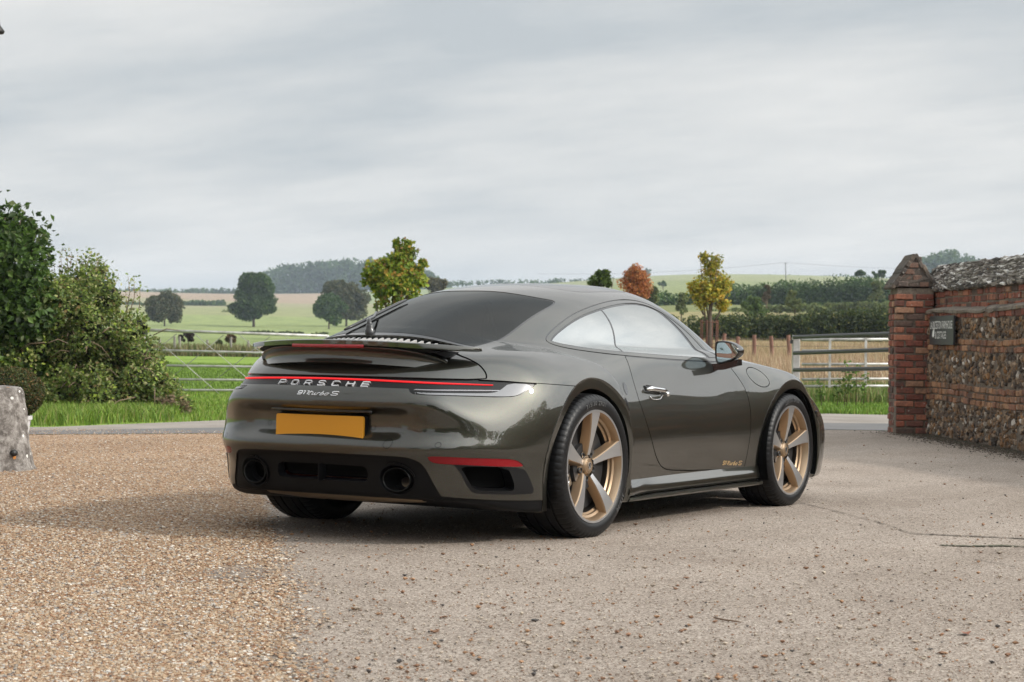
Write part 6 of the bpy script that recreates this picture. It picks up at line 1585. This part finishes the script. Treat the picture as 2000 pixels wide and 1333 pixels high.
# timber posts with wire, right
PCOL = simple('red_brown_post', (.20, .105, .075), .85)
posts = []
labels = ['fence post just right of the yellow sapling guard', 'fence post half hidden by the door mirror', 'thick reddish fence post right of the door mirror', 'reddish fence post in the middle of the dry grass', 'leaning fence post nearest the steel post']
for i, (px, py, d) in enumerate(((1413, 652, 60), (1440, 658, 58), (1473, 655, 57), (1507, 657, 56), (1541, 655, 55))):
    c0 = at(px, d); h = V3(px, py, d)[2]-c0[2]; b = MB(); b.tube(np.array([(0, 0, -.1), (.01*i, 0, h*.6), (.03*(i == 4), .02*i-.04, h)]), [.062, .058, .055], 9)
    o = b.build('fence_post', PCOL, None, True); auto_smooth(o, 40); o.location = c0; tag(o, labels[i], 'fence post', 'timber posts along the dry grass'); posts.append(c0+[0, 0, h])
b = MB()
for dz in (-.08, -.30): b.tube(np.array([posts[0]-RGT*4+[0, 0, dz]]+[p_+[0, 0, dz] for p_ in posts]+[posts[-1]+RGT*4+[0, 0, dz]]), .006, 5)
tag(b.build('fence_wire', simple('rusty_wire', (.16, .13, .11), .7, .4), None, True), 'thin wires strung along the reddish fence posts', 'wire')
b_ = None
for i, (px, d, l) in enumerate(((341, 104, 'pale fence post at the left end of the dark brown bush'), (351, 104, 'second pale fence post in front of the dark brown bush'), (451, 104, 'pale fence post before the rusty brown weeds'), (405, 106, 'thin fence post between the two brown clumps'), (312, 106, 'thin fence post nearest the bramble hedge'), (485, 104, 'pale fence post left of the wing tip'))):
    c0 = at(px, d); b = MB(); b.box((0, 0, .45), (.10, .10, 1.1 if i < 3 else .8), rz=.3, bev=.01); o = b.build('fence_post', simple('pale_post', (.24, .225, .19), .8)); o.location = c0; tag(o, l, 'fence post', 'posts across the pasture')
# rusty tree guard
RUST = simple('rusty_iron', (.13, .055, .035), .85, .2); DGd = 62; c0 = at(1385, DGd); gd = empty('tree_guard', c0, 'rusty iron tree guard round the yellow sapling', 'tree guard'); 
top = V3(1385, 624, DGd)[2]-c0[2]; rad = 17*DGd/FPX
for k in range(10):
    a = 2*PI*k/10+.2; b = MB(); b.tube(np.array([(rad*.95*math.cos(a), rad*.95*math.sin(a), -.05), (rad*math.cos(a), rad*math.sin(a), top*rr.uniform(.97, 1.0))]), .016, 5); b.build('bar', RUST, gd, True)
for z_ in (top*.35, top*.93):
    a = np.linspace(0, 2*PI, 24, endpoint=False); b = MB(); b.tube(np.stack([rad*np.cos(a), rad*np.sin(a), 0*a+z_], 1), .014, 5, close=True); b.build('hoop', RUST, gd, True)
# telegraph pole and wires on the far hill
DP = 900; c0 = at(1534, DP); tp = V3(1534, 513, DP)-c0
tele = empty('telegraph_pole', c0, 'thin telegraph pole on the right skyline', 'pole'); b = MB(); b.tube(np.array([(0, 0, -1), tp]), [.22, .16], 8); b.build('pole', simple('creosote', (.06, .05, .045), .8), tele, True)
b = MB(); b.box(tp-[0, 0, .5], (2.0, .16, .16), rz=YAW-PI/2); b.build('crossarm', simple('crossarm_wood', (.06, .05, .045), .8), tele)
for sgn, ex_, ey_ in ((-1, 1050, 535), (1, 1990, 521)):
    e_ = V3(ex_, ey_, DP); s_ = c0+tp; q = [s_+(e_-s_)*t_+np.array([0, 0, -7*t_*(1-t_)]) for t_ in np.linspace(0, 1, 14)]
    b = MB(); b.tube(np.array(q), .045, 4); tag(b.build('overhead_wire', simple('wire_grey', (.12, .12, .12), .6), None, True), 'overhead wire running %s from the telegraph pole' % ('left' if sgn < 0 else 'right'), 'wire')
# corner of a wall lamp reaching in at the top left
LD = 9.0; c = V3(-7, 52, LD); b = MB(); lp = empty('hanging_lamp', c, 'dark corner of a hanging lamp shade at the top left edge', 'lamp')
k_ = LD/FPX; b.lathe([(0, 22*k_), (5*k_, 20*k_), (7.5*k_, 2*k_), (16*k_, -9*k_), (14*k_, -14*k_), (0, -16*k_)], 24, 'z'); b.build('shade', simple('dark_iron', (.03, .03, .028), .5, .5), lp, True)
b = MB(); b.tube(np.array([(0, 0, 20*k_), (0, 0, .35), -RGT*.5+[0, 0, .42], -RGT*1.4+[0, 0, .42]]), .012, 6); b.build('bracket', simple('iron_bracket', (.03, .03, .028), .5, .5), lp, True)
# unseen stand-ins behind the camera, mirrored in the paint: farmhouse, trees, added dark hedge
fh = empty('brick_farmhouse', (-20, 6, 0), 'brick farmhouse reflected in the door mirror and rear bumper', 'house', None, R(72))
m, t, bb = mat('farm_brick'); bt = N(t, 'ShaderNodeTexBrick'); mp_ = N(t, 'ShaderNodeMapping'); mp_.inputs['Rotation'].default_value = (PI/2, 0, 0); L(t, objc(t), mp_.inputs[0]); L(t, mp_.outputs[0], bt.inputs['Vector'])
bt.inputs['Color1'].default_value = (.36, .20, .13, 1); bt.inputs['Color2'].default_value = (.46, .32, .22, 1); bt.inputs['Mortar'].default_value = (.5, .45, .38, 1); bt.inputs['Scale'].default_value = 4.2; L(t, bt.outputs[0], bb.inputs['Base Color']); bb.inputs['Roughness'].default_value = .9
b = MB(); b.box((0, 0, 2.4), (13, 6, 4.8)); b.build('wall', m, fh)
b = MB(); V = [(-6.8, -3.3, 4.75), (6.8, -3.3, 4.75), (6.8, 3.3, 4.75), (-6.8, 3.3, 4.75), (-6.8, 0, 7.6), (6.8, 0, 7.6)]; b.add(V, [(0, 1, 5, 4), (2, 3, 4, 5), (0, 3, 2, 1)], [(0, 4, 3), (1, 2, 5)]); fix_normals(b.build('roof', simple('clay_tiles', (.20, .09, .06), .85), fh))
for x in (-4.6, -1.4, 2.0, 4.9):
    for z in (1.5, 3.7):
        b = MB(); b.box((x, -3.02, z), (1.15, .10, 1.2)); f_ = b.build('window', simple('window_white', (.75, .74, .70), .5), fh); b = MB(); b.box((x, -3.06, z), (.95, .05, 1.0)); b.build('pane', simple('dark_pane', (.02, .025, .03), .05), f_)
rr2 = np.random.default_rng(300); yh_ = empty('unseen_hedge', (-6, -15, 0), 'unseen dark hedge added behind the wall and camera to darken the bumper corner reflection', 'hedge'); bl = []
for i in range(150):
    t_ = rr2.random(); q = np.array([7.5, -13.5])*(1-t_)+np.array([-21, -11])*t_; hh_ = 3.2+.9*math.sin(t_*17)+.5*math.sin(t_*41); bl.append((np.array([q[0]+6, q[1]+15+rr2.uniform(-.6, .6), rr2.uniform(.3, hh_)]), rr2.uniform(.6, 1.0)))
p, dv = blobs_points(rr2, bl, 45000, .7); foliage('leaves', p, .20, DKGREEN, 301, yh_, dv)
for i, (x, y, h, l) in enumerate(((-26, -4, 7, 'dark tree behind the camera, mirrored in the bumper beside the farmhouse'), (-22, -13, 6, 'broad tree behind the camera, mirrored in the bumper corner'), (-12, -19, 5, 'tree beyond the wall, mirrored low in the rear quarter'))):
    rr2 = np.random.default_rng(200+i); t_ = empty('garden_tree', (x, y, 0), l, 'tree'); bl = lump(rr2, (0, 0, h*.6), (h*.42, h*.42, h*.38), 26, h*.13)
    p, dv = blobs_points(rr2, bl, 2600, .6); foliage('crown', p, .42, DKGREEN, 210+i, t_, dv); b = MB(); b.tube(np.array([(0, 0, 0), (0, 0, h*.6)]), [.25, .12], 8); b.build('trunk', BARK, t_, True)

# ------------------------------------------------------------------ air: pale even haze round the whole scene
hz = bpy.data.materials.new('haze_air'); hz.use_nodes = True; t = hz.node_tree; t.nodes.clear()
o = N(t, 'ShaderNodeOutputMaterial'); pv = N(t, 'ShaderNodeVolumePrincipled'); pv.inputs['Color'].default_value = (.72, .84, .97, 1); pv.inputs['Density'].default_value = .00021; pv.inputs['Anisotropy'].default_value = .0
L(t, pv.outputs[0], o.inputs['Volume'])
b = MB(); b.box((CAM[0]+FWD[0]*1200, CAM[1]+FWD[1]*1200, 49), (5400, 5400, 104), rz=YAW)
hb = b.build('haze', hz); tag(hb, kind='stuff')
